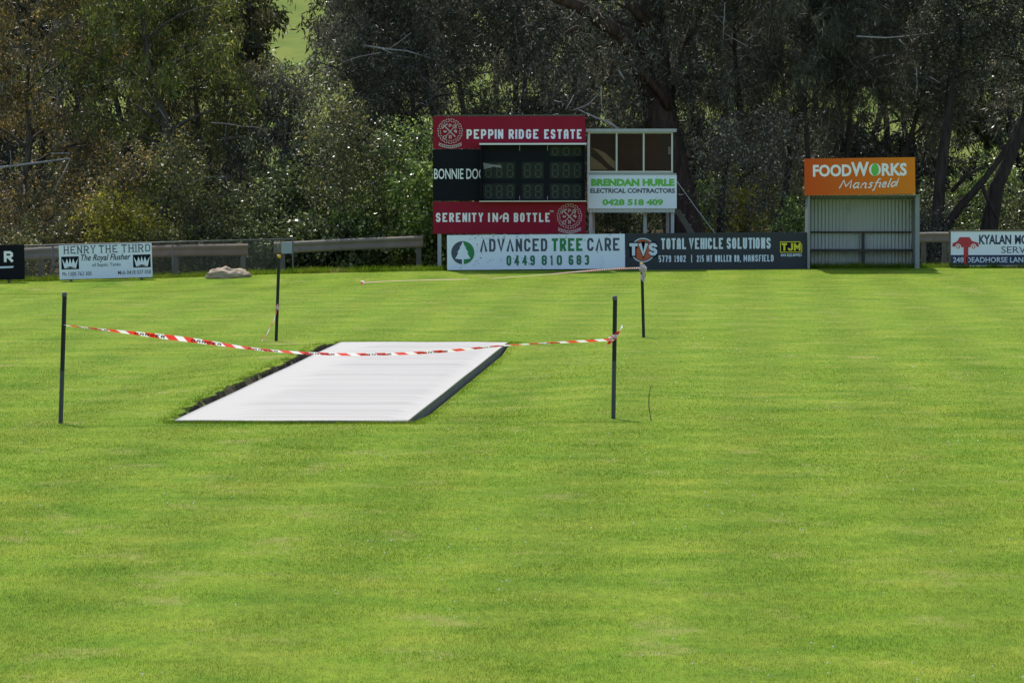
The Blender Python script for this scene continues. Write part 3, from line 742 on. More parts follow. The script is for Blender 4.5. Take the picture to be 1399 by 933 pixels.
# far tape, low over the grass, from the far right picket down to its fallen end
r4, _ = tape('danger_tape', 'far strand of danger tape slanting down to the grass from the bunched picket',
     [(876, 366, 2.2), (850, 366.8, 2.6), (815, 369, 2.2), (780, 372, 1.4), (740, 375.6, .8), (700, 378.4, .7), (672, 380.6, .7)],
     lambda p: YF4 - .04 + (876 - p) / 381 * 27.0, .024, False, n=140)
r5, _ = tape('danger_tape', 'fallen far end of danger tape lying in the grass left of the scoreboard boards',
     [(640, 381.4, .6), (600, 382.2, 1.0), (560, 383.2, .6), (520, 384.6, .8), (497, 386.2, 1.6)],
     lambda p: YF4 - .04 + (876 - p) / 381 * 27.0, .03, False, n=80)
ye = YF4 + 27
tail(r5, [(497, 386), (494, 385), (495, 388), (497, 391)], ye, .07)
for pts in ([(876, 363), (880, 367), (878, 371), (882, 375), (880, 379)], [(874, 364), (878, 366), (882, 370), (881, 378), (879, 384)], [(877, 362), (875, 368), (879, 374), (877, 381)], [(875, 362), (879, 363), (883, 366), (884, 372)], [(878, 375), (877, 380), (880, 385)]):
    tail(r4, pts, YF4 - .05 - .01 * random.random(), .06, 'tape_faded')

# a dry stalk standing in the turf
b = WZ(890, 575, 0); mb = MB()
q = [W(a, c, b.y) - b for a, c in ((890, 576), (888, 565), (886.5, 552), (886.8, 540), (888, 532), (890, 526))]
mb.tube(q, [.006, .006, .0055, .005, .004, .003], 5)
o = mb.build('grass_stalk', M['stalk']); o.location = b; tag(o, 'single thin dry stalk standing in the turf right of the near right picket', 'stalk')

# ------------------------------------------------------------------ boundary signs
def slab_board(A, x0, y0, x1, y1, m, th=.03, name='panel'):
    a = A.L(x0, y1); c = A.L(x1, y0)
    return (a[0], c[0], a[1], c[1])
def backing(A, w, h, post_d=.08, n=2, depth=.9):
    mb = MB()
    for i in range(n):
        x = w * (.12 + .76 * i / (n - 1)); mb = MB(); mb.box(x - .03, x + .03, .034, .034 + post_d, -depth, h * .92); mb.build('post', M['timber_post'], A.root)
def board(name, label, px0, pyt, px1, pyb, Y, slope, m, group='advertising boards along the boundary', trim=None):
    A = Asm(name, label, 'sign', px0, pyb, Y, slope, group)
    A.w = (px1 - px0) / F * Y; A.h = (pyb - pyt) / F * Y
    MB().box(0, A.w, 0, .03, 0, A.h).build('panel', m, A.root)
    backing(A, A.w, A.h)
    A.pw, A.ph = px1 - px0, pyb - pyt
    A.D = lambda x0, z0, x1, z1: (x0 / A.pw * A.w, x1 / A.pw * A.w, z0 / A.ph * A.h, z1 / A.ph * A.h)   # board's own pixel grid, from its lower left corner
    return A
def poly(A, pts, m, name, y=-.004):
    mb = MB()
    sc = lambda p: (p[0] / A.pw * A.w, y, p[1] / A.ph * A.h)
    for pl in pts: mb.face([sc(p) for p in pl])
    return mb.build(name, m, A.root)

# left black sign, mostly outside the frame
A = board('sign_board', 'black board with white capitals at the far left edge', -150, 337.5, 34, 385, 135.8, R(1.0), M['black'])
word(A.root, 'R', A.D(156, 24, 168.5, 39), M['white_clean'], wt=.24)
poly(A, [[(20, 13), (168, 16), (169.5, 18.5), (20, 16.5)]], M['pale'], 'underline')

# henry the third
A = board('sign_board', 'pale blue-grey board with two dark crown squares and serif capitals', 81.5, 335.5, 208.5, 382, 135.8, R(1.6), M['white'])
word(A.root, 'HENRY', A.D(7, 35, 50, 45), M['dark_ink'], wt=.13, gap=.42, serif=.24); word(A.root, 'THE', A.D(55, 35, 80, 45), M['dark_ink'], wt=.13, gap=.42, serif=.24); word(A.root, 'THIRD', A.D(86, 35, 125, 45), M['dark_ink'], wt=.13, gap=.42, serif=.24)
letters(A.root, 'The Royal Flusher', A.D(30, 22, 98, 33), M['black'], .012, .32)
letters(A.root, 'of Septic Tanks', A.D(45, 15, 84, 21), M['dark_ink'], .008)
letters(A.root, 'Ph 1300 762 305', A.D(4, 4.5, 44, 10), M['dark_ink'], .005)
letters(A.root, 'Mob 0418 037 058', A.D(80, 4.5, 125, 10), M['dark_ink'], .005)
for cx in (3, 101):
    poly(A, [[(cx, 13.5), (cx + 24, 13.5), (cx + 24, 31), (cx, 31)]], M['black'], 'crown_square')
    cr = [(4, 1.5), (20, 1.5), (23, 15), (18.8, 7.5), (16.4, 15), (13.9, 7.5), (12, 15.5), (10, 7.5), (7.6, 15), (5.2, 7.5), (1, 15)]
    poly(A, [[(cx + x, 13.5 + z) for x, z in cr]], M['white'], 'crown', -.007)
    poly(A, [[(cx + 5.5, 16), (cx + 12, 15.1), (cx + 18.5, 16), (cx + 12, 17.4)]], M['black'], 'crown_band', -.010)

# advanced tree care
A = board('sign_board', 'chipped white board with a round green and grey tree badge', 611, 321.5, 854, 369, 136.0, R(.45), M['white_speck'])
ACX, ACZ, AR = 21.5, 23.5, 15.8
for col, a0, nm in ((M['dark_ink'], math.pi / 2, 'badge_left_half'), (M['green'], -math.pi / 2, 'badge_right_half')):
    poly(A, [[(ACX + AR * math.cos(a0 + math.pi * i / 24), ACZ + AR * math.sin(a0 + math.pi * i / 24)) for i in range(25)]], col, 'badge_half')
tr = [(0, 15.6), (2.4, 9.5), (4.6, 7.5), (3.4, 7.2), (6, 2.5), (7.8, .5), (6, .3), (8.6, -5), (10.6, -8), (2, -9.2), (1.2, -9), (1.2, -16.2)]
poly(A, [[(ACX + x, ACZ + z) for x, z in tr] + [(ACX - x, ACZ + z) for x, z in tr[::-1][:-1]]], M['white_speck'], 'tree_emblem', -.008)
word(A.root, '^DV^NCED', A.D(45, 24.5, 137, 42), M['dark_ink'], wt=.17, gap=.30); word(A.root, 'C^RE', A.D(191.5, 24.5, 235.5, 42), M['dark_ink'], wt=.17, gap=.30)
word(A.root, 'TREE', A.D(143, 24.5, 185, 42), M['green'], wt=.20, gap=.28)
word(A.root, '0449', A.D(81, 5.5, 120, 19), M['teal'], wt=.20, gap=.62); word(A.root, '810', A.D(129, 5.5, 157, 19), M['teal'], wt=.20, gap=.62); word(A.root, '683', A.D(166, 5.5, 194, 19), M['teal'], wt=.20, gap=.62)
random.seed(21); pts = []
for i in range(95):
    x = random.choice([random.uniform(1, 242), random.uniform(30, 80), random.uniform(92, 116)]); z = random.choice([random.uniform(42, 47), random.uniform(.5, 47), random.gauss(14, 4)])
    if x in () or not (.8 < z < 46.5): continue
    r = random.uniform(.2, .75); pts.append([(x + r * math.cos(a) * random.uniform(.6, 1.3), z + r * math.sin(a) * random.uniform(.6, 1.3)) for a in (0, 1.1, 2.2, 3.3, 4.4, 5.4)])
poly(A, pts, M['wood_dark'], 'paint_chips', -.012)

# total vehicle solutions
A = board('sign_board', 'charcoal board with round orange-red badge and small yellow logo', 855, 319, 1103, 369, 136.02, R(.35), M['charcoal'])
mb = MB(); sc = A.w / A.pw
mb.ring(23.5 * sc, 27 * sc, 15.2 * sc, 16.6 * sc, -.004); mb.build('badge_ring', M['pale'], A.root)
MB().disc(23.5 * sc, 27 * sc, 14.2 * sc, -.004).build('badge_disc', M['brick_red'], A.root)
word(A.root, 'TVS', A.D(3.6, 17.6, 44.4, 38.4), M['black'], wt=.44, gap=.06, y=-.006)
word(A.root, 'TVS', A.D(5, 19.5, 43, 36.5), M['pale'], wt=.25, gap=.12, y=-.009)
word(A.root, 'TOTAL', A.D(48.5, 28, 82.5, 43), M['pale'], wt=.17, gap=.30); word(A.root, 'VEHICLE', A.D(86.5, 28, 133, 43), M['pale'], wt=.17, gap=.30); word(A.root, 'SOLUTIONS', A.D(138, 28, 198, 43), M['pale'], wt=.17, gap=.30)
word(A.root, '5779 1902', A.D(45, 10.5, 82, 19.5), M['pale'], wt=.16, gap=.36); word(A.root, '|', A.D(89, 10, 91, 20), M['pale'], wt=.12); word(A.root, '215 MT BULLER RD,', A.D(97, 10.5, 157, 19.5), M['pale'], wt=.16, gap=.36); word(A.root, 'MANSFIELD', A.D(161, 10.5, 202, 19.5), M['pale'], wt=.16, gap=.36)
poly(A, [[(211, 22.5), (241, 22.5), (241, 33), (238, 37.5), (211, 37.5)]], M['yellow'], 'logo_plate')
poly(A, [[(212, 23.5), (240, 23.5), (240, 32.6), (237.5, 36.5), (212, 36.5)]], M['black'], 'logo_inset', -.006)
word(A.root, 'TJM', A.D(213.2, 25, 239, 35.4), M['yellow'], wt=.25, gap=.16, y=-.009)
letters(A.root, '4X4 EQUIPPED', A.D(211.5, 16.5, 240.5, 20.8), M['pale'], .03)

# kyalan
A = board('sign_board', 'white and navy board with a red car on a hoist', 1299, 316.5, 1480, 363.5, 136.3, R(.1), M['white'])
poly(A, [[(0, 1), (181, 1), (181, 15), (0, 15)]], M['navy'], 'navy_band')
car = [(2, 26.5), (2.5, 31), (8.5, 33.5), (12, 39.3), (25.5, 39.3), (29, 34), (37, 32), (38.5, 26.5), (24, 25.5), (23.5, -.0), (17.5, -.0), (17.5, 25.5)]
poly(A, [[(x, max(z, 1.5)) for x, z in car]], M['car_red'], 'car_emblem', -.008)
for cx in (10, 31):
    mb = MB(); mb.disc(cx * A.w / A.pw, 26.3 * A.w / A.pw, 3.9 * A.w / A.pw, -.011, 20); mb.build('wheel_emblem', M['white_clean'], A.root)
    mb = MB(); mb.ring(cx * A.w / A.pw, 26.3 * A.w / A.pw, 1.5 * A.w / A.pw, 2.7 * A.w / A.pw, -.014, 20); mb.build('wheel_emblem', M['car_red'], A.root)
letters(A.root, 'KYALAN', A.D(38.5, 29.5, 82.5, 42.5), M['navy'], .035, space=.98)
letters(A.root, 'MOTOR', A.D(87.5, 29.5, 130, 42.5), M['navy'], .035)
letters(A.root, 'SERVICE', A.D(69, 17.5, 125, 26.5), M['dark_ink'], .0)
letters(A.root, '248 DEADHORSE LANE, MANSFIELD', A.D(3, 3.4, 160, 12), M['pale'], .012, y=-.008)
MB().box(-.02, A.w + .02, -.012, .045, A.h, A.h + .035).build('top_rail', M['rail'], A.root)
MB().box(-.05, -.003, -.005, .05, -.3, A.h + .03).build('end_post', M['timber_post'], A.root)

# ------------------------------------------------------------------ scoreboard
def crest(A, cx, cz, r, parent):
    """round wreath with crossed tools, two letters and a ribbon, in local metres"""
    mb = MB(); y = -.005
    random.seed(3)
    for ring_r, ln, n in ((.90, .17, 30), (.74, .15, 26)):
        for i in range(n):
            a = 2 * math.pi * i / n; t = a + math.pi / 2 + (.55 if i % 2 else -.55)
            c = (cx + r * ring_r * math.cos(a), cz + r * ring_r * math.sin(a)); d = (math.cos(t) * r * ln * .62, math.sin(t) * r * ln * .62); e = (-d[1] * .42, d[0] * .42)
            yy = y - .0005 * (i % 2) - (.001 if ring_r > .8 else 0)
            mb.face([(c[0] - d[0], yy, c[1] - d[1]), (c[0] + e[0], yy, c[1] + e[1]), (c[0] + d[0], yy, c[1] + d[1]), (c[0] - e[0], yy, c[1] - e[1])])
    def st(pts, w_, dy=0): strip(mb, [(cx + a * r, cz + b_ * r) for a, b_ in pts], w_ * r, y - .003 - dy)
    st([(-.40, .36), (.40, -.42)], .045); st([(-.58, .18), (-.50, .36), (-.36, .46), (-.18, .52)], .05, .0007)      # pick
    st([(-.34, -.40), (.30, .30)], .03, .0014); st([(.18, .42), (.26, .26), (.42, .22), (.46, .20)], .028, .002); st([(.26, .50), (.36, .34)], .026, .0026); st([(.36, .54), (.44, .26)], .026, .0030); st([(.46, .48), (.46, .22)], .02, .0034)   # fork
    mb.ring(cx - .40 * r, cz - .46 * r, .08 * r, .14 * r, y - .004, 14)
    strokes(mb, 'P', cx - .10 * r, cx + .10 * r, cz + .28 * r, cz + .54 * r, wt=.24, y=y - .0045)
    strokes(mb, 'R', cx - .10 * r, cx + .12 * r, cz - .58 * r, cz - .30 * r, wt=.22, y=y - .0045)
    mb.face([(cx + .30 * r, y - .005, cz + .10 * r), (cx + .26 * r, y - .005, cz + .0), (cx + .46 * r, y - .005, cz - .16 * r), (cx + .54 * r, y - .005, cz - .02 * r), (cx + .44 * r, y - .005, cz + .10 * r)])
    mb.face([(cx - .54 * r, y - .005, cz + .04 * r), (cx - .46 * r, y - .005, cz - .12 * r), (cx - .28 * r, y - .005, cz - .08 * r), (cx - .24 * r, y - .005, cz + .04 * r)])
    for dz, w_ in ((-1.06, .03), (-1.22, .03)):
        st([(-.86, dz + .18), (-.5, dz + .04), (0, dz - .06), (.5, dz + .04), (.86, dz + .18)], w_, .001)
    for k in range(9):
        xx = -.6 + .15 * k; zz = -1.15 + .10 * (xx / .6) ** 2
        st([(xx, zz - .05), (xx + .06, zz + .04)], .025, .002)
    st([(-.86, -.88), (-.72, -.96), (-.86, -1.04)], .03, .0016); st([(.86, -.88), (.72, -.96), (.86, -1.04)], .03, .0016)
    return mb.build('crest', M['crest'], parent)
M['crest'] = plain('crest_print', (.50, .40, .40), .5, .1)
A = Asm('scoreboard', 'tall red and black scoreboard with unlit digit window', 'scoreboard', 591.5, 319.5, 137.2, R(.1)); S0 = A
def pan(x0, y0, x1, y1, m, name, d0=0, d1=.05):
    b_ = A.B(x0, y0, x1, y1); return MB().box(b_[0], b_[1], d0, d1, b_[2], b_[3]).build(name, m, A.root)
pan(591.5, 159, 799.5, 203.6, M['red'], 'header_panel')
pan(591.5, 204, 799.5, 274.8, M['black'], 'team_panel', .004, .05)
pan(591.5, 275.2, 800, 319.5, M['red'], 'footer_panel')
pan(594, 156.8, 799, 158.9, M['timber_post'], 'top_batten', .005, .06)
word(A.root, 'PEPPIN', A.B(637.5, 177, 687.5, 190), M['white_clean'], wt=.20, gap=.36); word(A.root, 'RIDGE', A.B(695, 177, 735.5, 190), M['white_clean'], wt=.20, gap=.40); word(A.root, 'ESTATE', A.B(743.5, 177, 794.5, 190), M['white_clean'], wt=.20, gap=.40)
word(A.root, 'SERENITY', A.B(595.5, 291, 660, 303.5), M['white_clean'], wt=.20, gap=.42); word(A.root, 'IN', A.B(667.5, 291, 680.5, 303.5), M['white_clean'], wt=.20, gap=.55); word(A.root, 'A', A.B(687, 291, 695, 303.5), M['white_clean'], wt=.20); word(A.root, 'BOTTLE', A.B(702, 291, 751, 303.5), M['white_clean'], wt=.20, gap=.42); word(A.root, 'TM', A.B(751, 287.5, 756, 290.3), M['white_clean'], wt=.16, gap=.3)
b_ = A.B(682, 294, 686.5, 299); MB().face([(b_[0], -.005, b_[2]), (b_[0] + .03, -.005, b_[2] - .01), (b_[1], -.005, b_[3] - .02), (b_[1] - .03, -.005, b_[3])]).build('patch', M['white_clean'], A.root)
k = F / A.Y
for (cx, cy) in ((615, 179.5), (778, 295.5)):
    p = A.L(cx, cy); crest(A, p[0], p[1], 18.2 / k, A.root)
letters(A.root, 'BONNIE DOO', A.B(593, 230.5, 662.5, 245), M['white_clean'], .012, y=.0)
# the digit window: an open-fronted dark box standing out from the board, under a pale hood
b_ = A.B(656.5, 198, 799, 274); dpt = .34
x0, x1, z0, z1 = b_
mb = MB(); mb.box(x0, x1, -.02, .0, z0, z1); mb.build('digit_backboard', M['black'], A.root)
mb = MB(); mb.box(x0, x0 + .025, -dpt, -.021, z0, z1); mb.build('box_side', M['black'], A.root)
mb = MB(); mb.box(x1 - .025, x1, -dpt, -.021, z0, z1); mb.build('box_side', M['black'], A.root)
h = A.B(655, 195.6, 801, 198.2); MB().box(h[0], h[1], -dpt - .05, .0, h[2], h[3]).build('hood', M['hood'], A.root)
h = A.B(655, 274.1, 801, 275.8); MB().box(h[0], h[1], -dpt - .02, .0, h[2], h[3]).build('bottom_ledge', M['cream'], A.root)
for bx in (710, 748):
    for (ya, yb) in ((199, 206), (268, 273)):
        h = A.B(bx - .35, ya, bx + .35, yb); MB().box(h[0], h[1], -.03, -.024, h[2], h[3]).build('bracket', M['steel'], A.root)
def digit_bank(x0p, y0p, x1p, y1p, n, cut=False):
    h = A.B(x0p, y0p, x1p, y1p); MB().box(h[0], h[1], -.036, -.022, h[2], h[3]).build('digit_panel', M['led_panel'], A.root)
    wd = (x1p - x0p) / n
    for i in range(n):
        c0 = x0p + wd * i + wd * .2; c1 = x0p + wd * (i + 1) - wd * .2; t0, t1 = y0p + 2, y1p - 2
        if cut: t1 = y1p + 8
        mb = MB(); u = 1.7
        mid = (t0 + t1) / 2
        segs = [(c0 + u, t0, c1 - u, t0 + u), (c0 + u, mid - u / 2, c1 - u, mid + u / 2), (c0 + u, t1 - u, c1 - u, t1), (c0, t0 + u, c0 + u, mid - u / 2), (c1 - u, t0 + u, c1, mid - u / 2), (c0, mid + u / 2, c0 + u, t1 - u), (c1 - u, mid + u / 2, c1, t1 - u)]
        for sg in segs:
            if cut and sg[3] > y1p: continue
            q = A.B(*sg); mb.box(q[0], q[1], -.042, -.037, q[2], q[3])
        mb.build('digit', M['led_seg'], A.root)
for (ya, yb) in ((221.5, 244.5), (251, 273)):
    digit_bank(660, ya, 704, yb, 3); digit_bank(713, ya, 743, yb, 2); digit_bank(751, ya, 796, yb, 3)
digit_bank(751, 199.5, 796, 214, 3, True)
q = A.B(660, 222.5, 685, 231.5)
MB().face([(q[0], -.045, q[3]), (q[0] + .02, -.045, q[2]), (q[0] + .25, -.045, q[2] + .06), (q[1], -.045, q[2] + .03), (q[1] - .02, -.045, q[3] - .06), (q[0] + .2, -.045, q[3] - .04)]).build('torn_film', plain('torn_film', (.22, .23, .22), .4), A.root)
for xx in (600, 690, 780):
    a = A.L(xx, 162); c = A.L(xx, 376); MB().box(a[0] - .045, a[0] + .045, .052, .15, c[1] - .4, a[1]).build('post', M['steel'], A.root)

# ------------------------------------------------------------------ scorer's box beside it
A = Asm('scorers_box', 'raised scorers hut with three dark windows above a white and green sign', 'hut', 803, 290, 137.5, R(0)); 
def bx(x0, y0, x1, y1, m, name, d0, d1):
    b_ = A.B(x0, y0, x1, y1); return MB().box(b_[0], b_[1], d0, d1, b_[2], b_[3]).build(name, m, A.root)
DEP = 1.9
bx(802, 176.2, 924, 180.6, M['steel'], 'roof', -.16, DEP + .1)
bx(804, 180.8, 806.6, 289, M['iron'], 'side_wall', .02, DEP)
bx(916.5, 238, 919, 289, M['iron'], 'side_wall', .02, DEP)
bx(806.8, 180.8, 917, 289, M['wood_brown'], 'back_wall', DEP - .04, DEP)
bx(806.8, 286.5, 916.3, 289, M['wood_dark'], 'floor', .05, DEP - .05)
bx(806.8, 232, 916.3, 234, M['wood_brown'], 'desk', .06, .5)
bx(804, 237, 919, 289, M['iron'], 'front_wall', 0, .018)
bx(803.5, 181, 919.5, 182.6, M['frame'], 'window_head', -.02, .03)
bx(803.5, 233.8, 919.5, 236.4, M['frame'], 'window_sill', -.03, .05)
for xx in (803.5, 841.2, 878.2, 917):
    bx(xx, 182.7, xx + 2.4, 233.7, M['frame'], 'window_post', -.015, .028)
for xa, xb in ((806, 841.1), (843.7, 878.1), (880.7, 916.9)):
    bx(xa, 182.8, xb, 233.6, M['glass'], 'window_pane', .004, .010)
# flat pale tan shapes with an olive band behind the left pane, and a rag on the right
q = A.B(806, 200, 841, 233.5); wq, hq = q[1] - q[0], q[3] - q[2]
P_ = lambda a, b_: (q[0] + a * wq, .08, q[2] + b_ * hq)
mb = MB(); mb.face([P_(.02, .0), P_(.75, 0), P_(.45, .28), P_(.02, .62)]); mb.face([P_(.98, .05), P_(.98, .36), P_(.6, .72), P_(.3, .88), P_(.04, .92), P_(.2, .84), P_(.42, .62), P_(.7, .3)]); mb.build('pale_shape', M['tan'], A.root)
mb = MB(); mb.face([P_(.03, .66), P_(.48, .30), P_(.80, .0), P_(.96, .0), P_(.68, .28), P_(.40, .60), P_(.18, .82), P_(.03, .88)]); mb.build('dark_band', M['olive'], A.root)
bx(913, 201, 916.6, 211, M['pale'], 'switch_box', .06, .1)
bx(905, 183, 913, 233, plain('blue_curtain', (.05, .07, .09), .8), 'curtain', .09, .12)
# the sign on its front
bx(804, 239.5, 924.5, 285, M['white'], 'sign_panel', -.045, -.004)
bx(803.5, 237, 924, 239.3, M['steel'], 'sign_rail', -.05, -.002)
for s_, box_, m_, bd, nm in (('BRENDAN HURLE', (807.5, 244.5, 921.5, 254.5), M['lime'], .062, 0), ('ELECTRICAL CONTRACTORS', (806.5, 257.5, 922, 264), M['dark_ink'], .035, 0), ('0428 518 409', (823, 272.2, 906, 281), M['lime'], .05, 0)):
    letters(A.root, s_, A.B(*box_), m_, bd, y=-.049)
def corrugated(name, x0, x1, z0, z1, y, m, parent, pitch=.076, amp=.009, n_per=6):
    n = max(4, int((x1 - x0) / pitch * n_per)); mb = MB()
    xs = np.linspace(x0, x1, n + 1)
    for xx in xs:
        yy = y + amp * math.sin(2 * math.pi * xx / pitch); mb.v += [(xx, yy, z0), (xx, yy, z1)]
    for i in range(n): mb.f.append((2 * i, 2 * i + 2, 2 * i + 3, 2 * i + 1))
    return mb.build(name, m, parent, True)
q = A.B(803.5, 285.2, 922, 290.5); corrugated('skirt', q[0], q[1], q[2], q[3], -.012, M['iron'], A.root)
for (xx, d) in ((807, .1), (882, .5), (919, .1), (812, DEP - .1), (915, DEP - .1)):
    a = A.L(xx, 289.5); c = A.L(xx, 378); MB().box(a[0] - .04, a[0] + .04, d, d + .08, c[1] - .3, a[1] - .02).build('stilt', M['steel'], A.root)
a = A.L(921, 287); c = A.L(975, 372)
mb = MB(); mb.prism([(a[0], a[1]), (a[0] + .16, a[1]), (c[0] + .16, c[1]), (c[0], c[1])], .5, .56); mb.build('stair_stringer', M['timber_post'], A.root)
mb = MB(); mb.prism([(a[0], a[1]), (a[0] + .16, a[1]), (c[0] + .16, c[1]), (c[0], c[1])], 1.3, 1.36); mb.build('stair_stringer', M['timber_post'], A.root)
for i in range(6):
    t = (i + .6) / 6.4; xx = a[0] + (c[0] - a[0]) * t; zz = a[1] + (c[1] - a[1]) * t
    MB().box(xx, xx + .2, .561, 1.299, zz - .02, zz + .01).build('stair_tread', M['wood_dark'], A.root)
mb = MB(); e0 = A.L(924, 247); e1 = A.L(986, 330)
mb.tube([(e0[0], 0, e0[1]), ((e0[0] + e1[0]) / 2, .25, (e0[1] + e1[1]) / 2 - .02), (e1[0], .5, e1[1])], .008, 5); mb.build('stay_wire', M['frame'], A.root)

# ------------------------------------------------------------------ players' shelter
A = Asm('players_shelter', 'corrugated iron shelter with a bright orange sign on its roof edge', 'shelter', 1104, 365.5, 135.9, R(0))
DEP = 1.25
q = A.B(1107, 268, 1250, 365); corrugated('back_wall', q[0], q[1], q[2] - .1, q[3], DEP, M['iron'], A.root, .085, .010)
for xa in (1103.5, 1250.5):
    b_ = A.B(xa, 267.5, xa + 6, 365); MB().box(b_[0], b_[0] + .05 if xa < 1200 else b_[1], .0, DEP, b_[2] - .1, b_[3]).build('side_wall', M['iron_dull'], A.root)
b_ = A.B(1101, 265, 1257, 267.3)
n = 60; mb = MB()
for i in range(n + 1):
    xx = b_[0] + (b_[1] - b_[0]) * i / n; zz = b_[2] + .014 * (1 if i % 2 else -.2); mb.v += [(xx, -.12, zz), (xx, DEP + .15, zz - .12), (xx, DEP + .15, zz - .105), (xx, -.12, zz + .015)]
for i in range(n):
    a, c = 4 * i, 4 * i + 4
    mb.f += [(a, c, c + 3, a + 3), (a + 3, c + 3, c + 2, a + 2), (a + 1, a + 2, c + 2, c + 1), (a, a + 1, c + 1, c)]
mb.build('roof', M['steel'], A.root)
def bx(x0, y0, x1, y1, m, name, d0, d1):
    b_ = A.B(x0, y0, x1, y1); return MB().box(b_[0], b_[1], d0, d1, b_[2], b_[3]).build(name, m, A.root)
bx(1107.5, 317.3, 1250, 319.5, M['wood_dark'], 'backrest_rail', DEP - .14, DEP - .05)
bx(1107.5, 341.5, 1250, 344.5, M['wood_dark'], 'bench_seat', DEP - .5, DEP - .1)
bx(1181, 319.6, 1184.5, 365, M['wood_dark'], 'bench_leg', DEP - .13, DEP - .06)
bx(1181, 344.6, 1184.5, 366, M['wood_dark'], 'bench_leg', DEP - .45, DEP - .38)
# orange sign
c0 = A.L(1099, 267); c1 = A.L(1250, 213.5); sw, sh = c1[0] - c0[0], A.L(1099, 217)[1] - c0[1]
M['orange'] = orange_mat(sw)
me = MB().box(0, sw, -.03, .02, 0, sh).build('orange_sign', M['orange'], A.root); me.location = (c0[0], -.16, c0[1] + .0); me.rotation_euler = (0, -R(.75), 0)
sg = me; kk = sw / 151.0
D = lambda x0, z0, x1, z1: (x0 * kk, x1 * kk, z0 * kk, z1 * kk)
letters(sg, 'FOOD', D(11.5, 25, 64, 41.5), M['white_clean'], .035, y=-.034); letters(sg, 'W', D(63.5, 25, 88, 44.5), M['white_clean'], .035, y=-.034)
letters(sg, 'ORKS', D(88, 25, 139.5, 42.5), M['white_clean'], .035, y=-.034)
mb = MB(); n = 20
mb.face([((96.2 + 5.2 * math.cos(2 * math.pi * i / n)) * kk, -.036, (33.7 + 8.6 * math.sin(2 * math.pi * i / n)) * kk) for i in range(n)]); mb.build('green_bean', M['lime'], sg)
# handwritten name
hand = {'M': [(0, 0), (.5, 1.5), (1.0, .35), (1.7, 1.5), (1.75, 0)], 'a': [(.9, .95), (.35, .95), (.05, .4), (.3, .0), (.75, .35), (.95, .95), (.8, .1), (1.05, .0)], 'n': [(.05, .0), (.2, .95), (.15, .5), (.55, .95), (.8, .8), (.75, .05), (1.0, .0)],
        's': [(.75, .9), (.4, .95), (.25, .65), (.6, .4), (.45, .05), (.05, .05)], 'f': [(.95, 1.55), (.65, 1.6), (.45, 1.1), (.2, -.4), (-.05, -.55)], 'i': [(.2, .95), (.1, .1), (.3, .0)],
        'e': [(.1, .5), (.6, .55), (.6, .9), (.3, .95), (.05, .45), (.25, .0), (.7, .15)], 'l': [(.4, 1.65), (.1, .1), (.35, .0)], 'd': [(.8, .9), (.35, .9), (.05, .4), (.3, .0), (.7, .3), (1.15, 1.7), (.9, .1)]}
adv = {'M': 2.1, 'a': 1.25, 'n': 1.15, 's': .9, 'f': .85, 'i': .45, 'e': .9, 'l': .5, 'd': 1.2}
mb = MB(); x = 0; uz = 7.3 * kk; ux = 8.6 * kk
for i, ch in enumerate('Mansfield'):
    strip(mb, [(47 * kk + (x + p[0]) * ux + .22 * p[1] * uz, 8.8 * kk + i * .09 * kk * 6 * .3 + p[1] * uz) for p in hand[ch]], .75 * kk, -.034 - .0004 * (i % 2))
    if ch == 'f': strip(mb, [(47 * kk + (x + .1) * ux + .2 * uz, 9 * kk + .95 * uz), (47 * kk + (x + .9) * ux + .2 * uz, 9 * kk + .98 * uz)], .6 * kk, -.0355)
    x += adv[ch]
mb.build('lettering', M['white_clean'], sg)

# ------------------------------------------------------------------ guard rails, wire fence, stone
def guard_rail(label, px0, py0, px1, py1, Y, hpx, m, posts, slope=None):
    A = Asm('guard_rail', label, 'guard rail', px0, py0, Y, 0, 'guard rails behind the boundary')
    L_ = (px1 - px0) / F * Y; dz = (py0 - py1) / F * Y; h = hpx / F * Y
    prof = [(0, 0), (-.035, .12), (-.04, .26), (-.005, .44), (-.005, .56), (-.04, .74), (-.035, .88), (.012, 1.0), (.016, .995), (-.028, .86), (-.032, .74), (.003, .56), (.003, .44), (-.032, .26), (-.027, .12), (.006, .0)]
    n0 = 0; mb = MB(); k_ = len(prof)
    for (x, zo) in ((0, 0), (L_ * .5, dz * .5 + .008), (L_, dz)):
        mb.v += [(x, p[0], zo + p[1] * h) for p in prof]
    for j in range(2):
        for i in range(k_):
            a, b2 = j * k_ + i, j * k_ + (i + 1) % k_; mb.f.append((a, a + k_, b2 + k_, b2))
    mb.f.append(tuple(range(k_))); mb.f.append(tuple(range(3 * k_ - 1, 2 * k_ - 1, -1)))
    mb.build('beam', m, A.root)
    for pp in posts:
        x = (pp - px0) / F * Y; zo = dz * (x / L_)
        zg = float(ground(A.o.x + x, Y)) - A.o.z
        MB().box(x - .06, x + .06, .02, .14, zg - .3, zo + h * .92).build('post', M['timber_post'], A.root)
    return A
guard_rail('grey guard rail between the black board and the crown board', 20, 357, 92, 353, 137.8, 17, M['rail'], (56,))
guard_rail('rusty brown guard rail right of the crown board, behind wire fence', 196, 352, 339, 349, 137.8, 16, M['rail_rust'], (332, 240))
guard_rail('long weathered grey guard rail rising towards the scoreboard', 374, 347, 578, 338, 138.0, 16, M['rail'], (572, 386))
guard_rail('short grey guard rail between orange-signed shelter and hoist board', 1240, 332, 1306, 331, 138.4, 14, M['rail'], (1291, 1262))
guard_rail('grey guard rail end showing left of the shelter', 1078, 333, 1112, 332.6, 138.4, 15, M['rail'], (1095,))

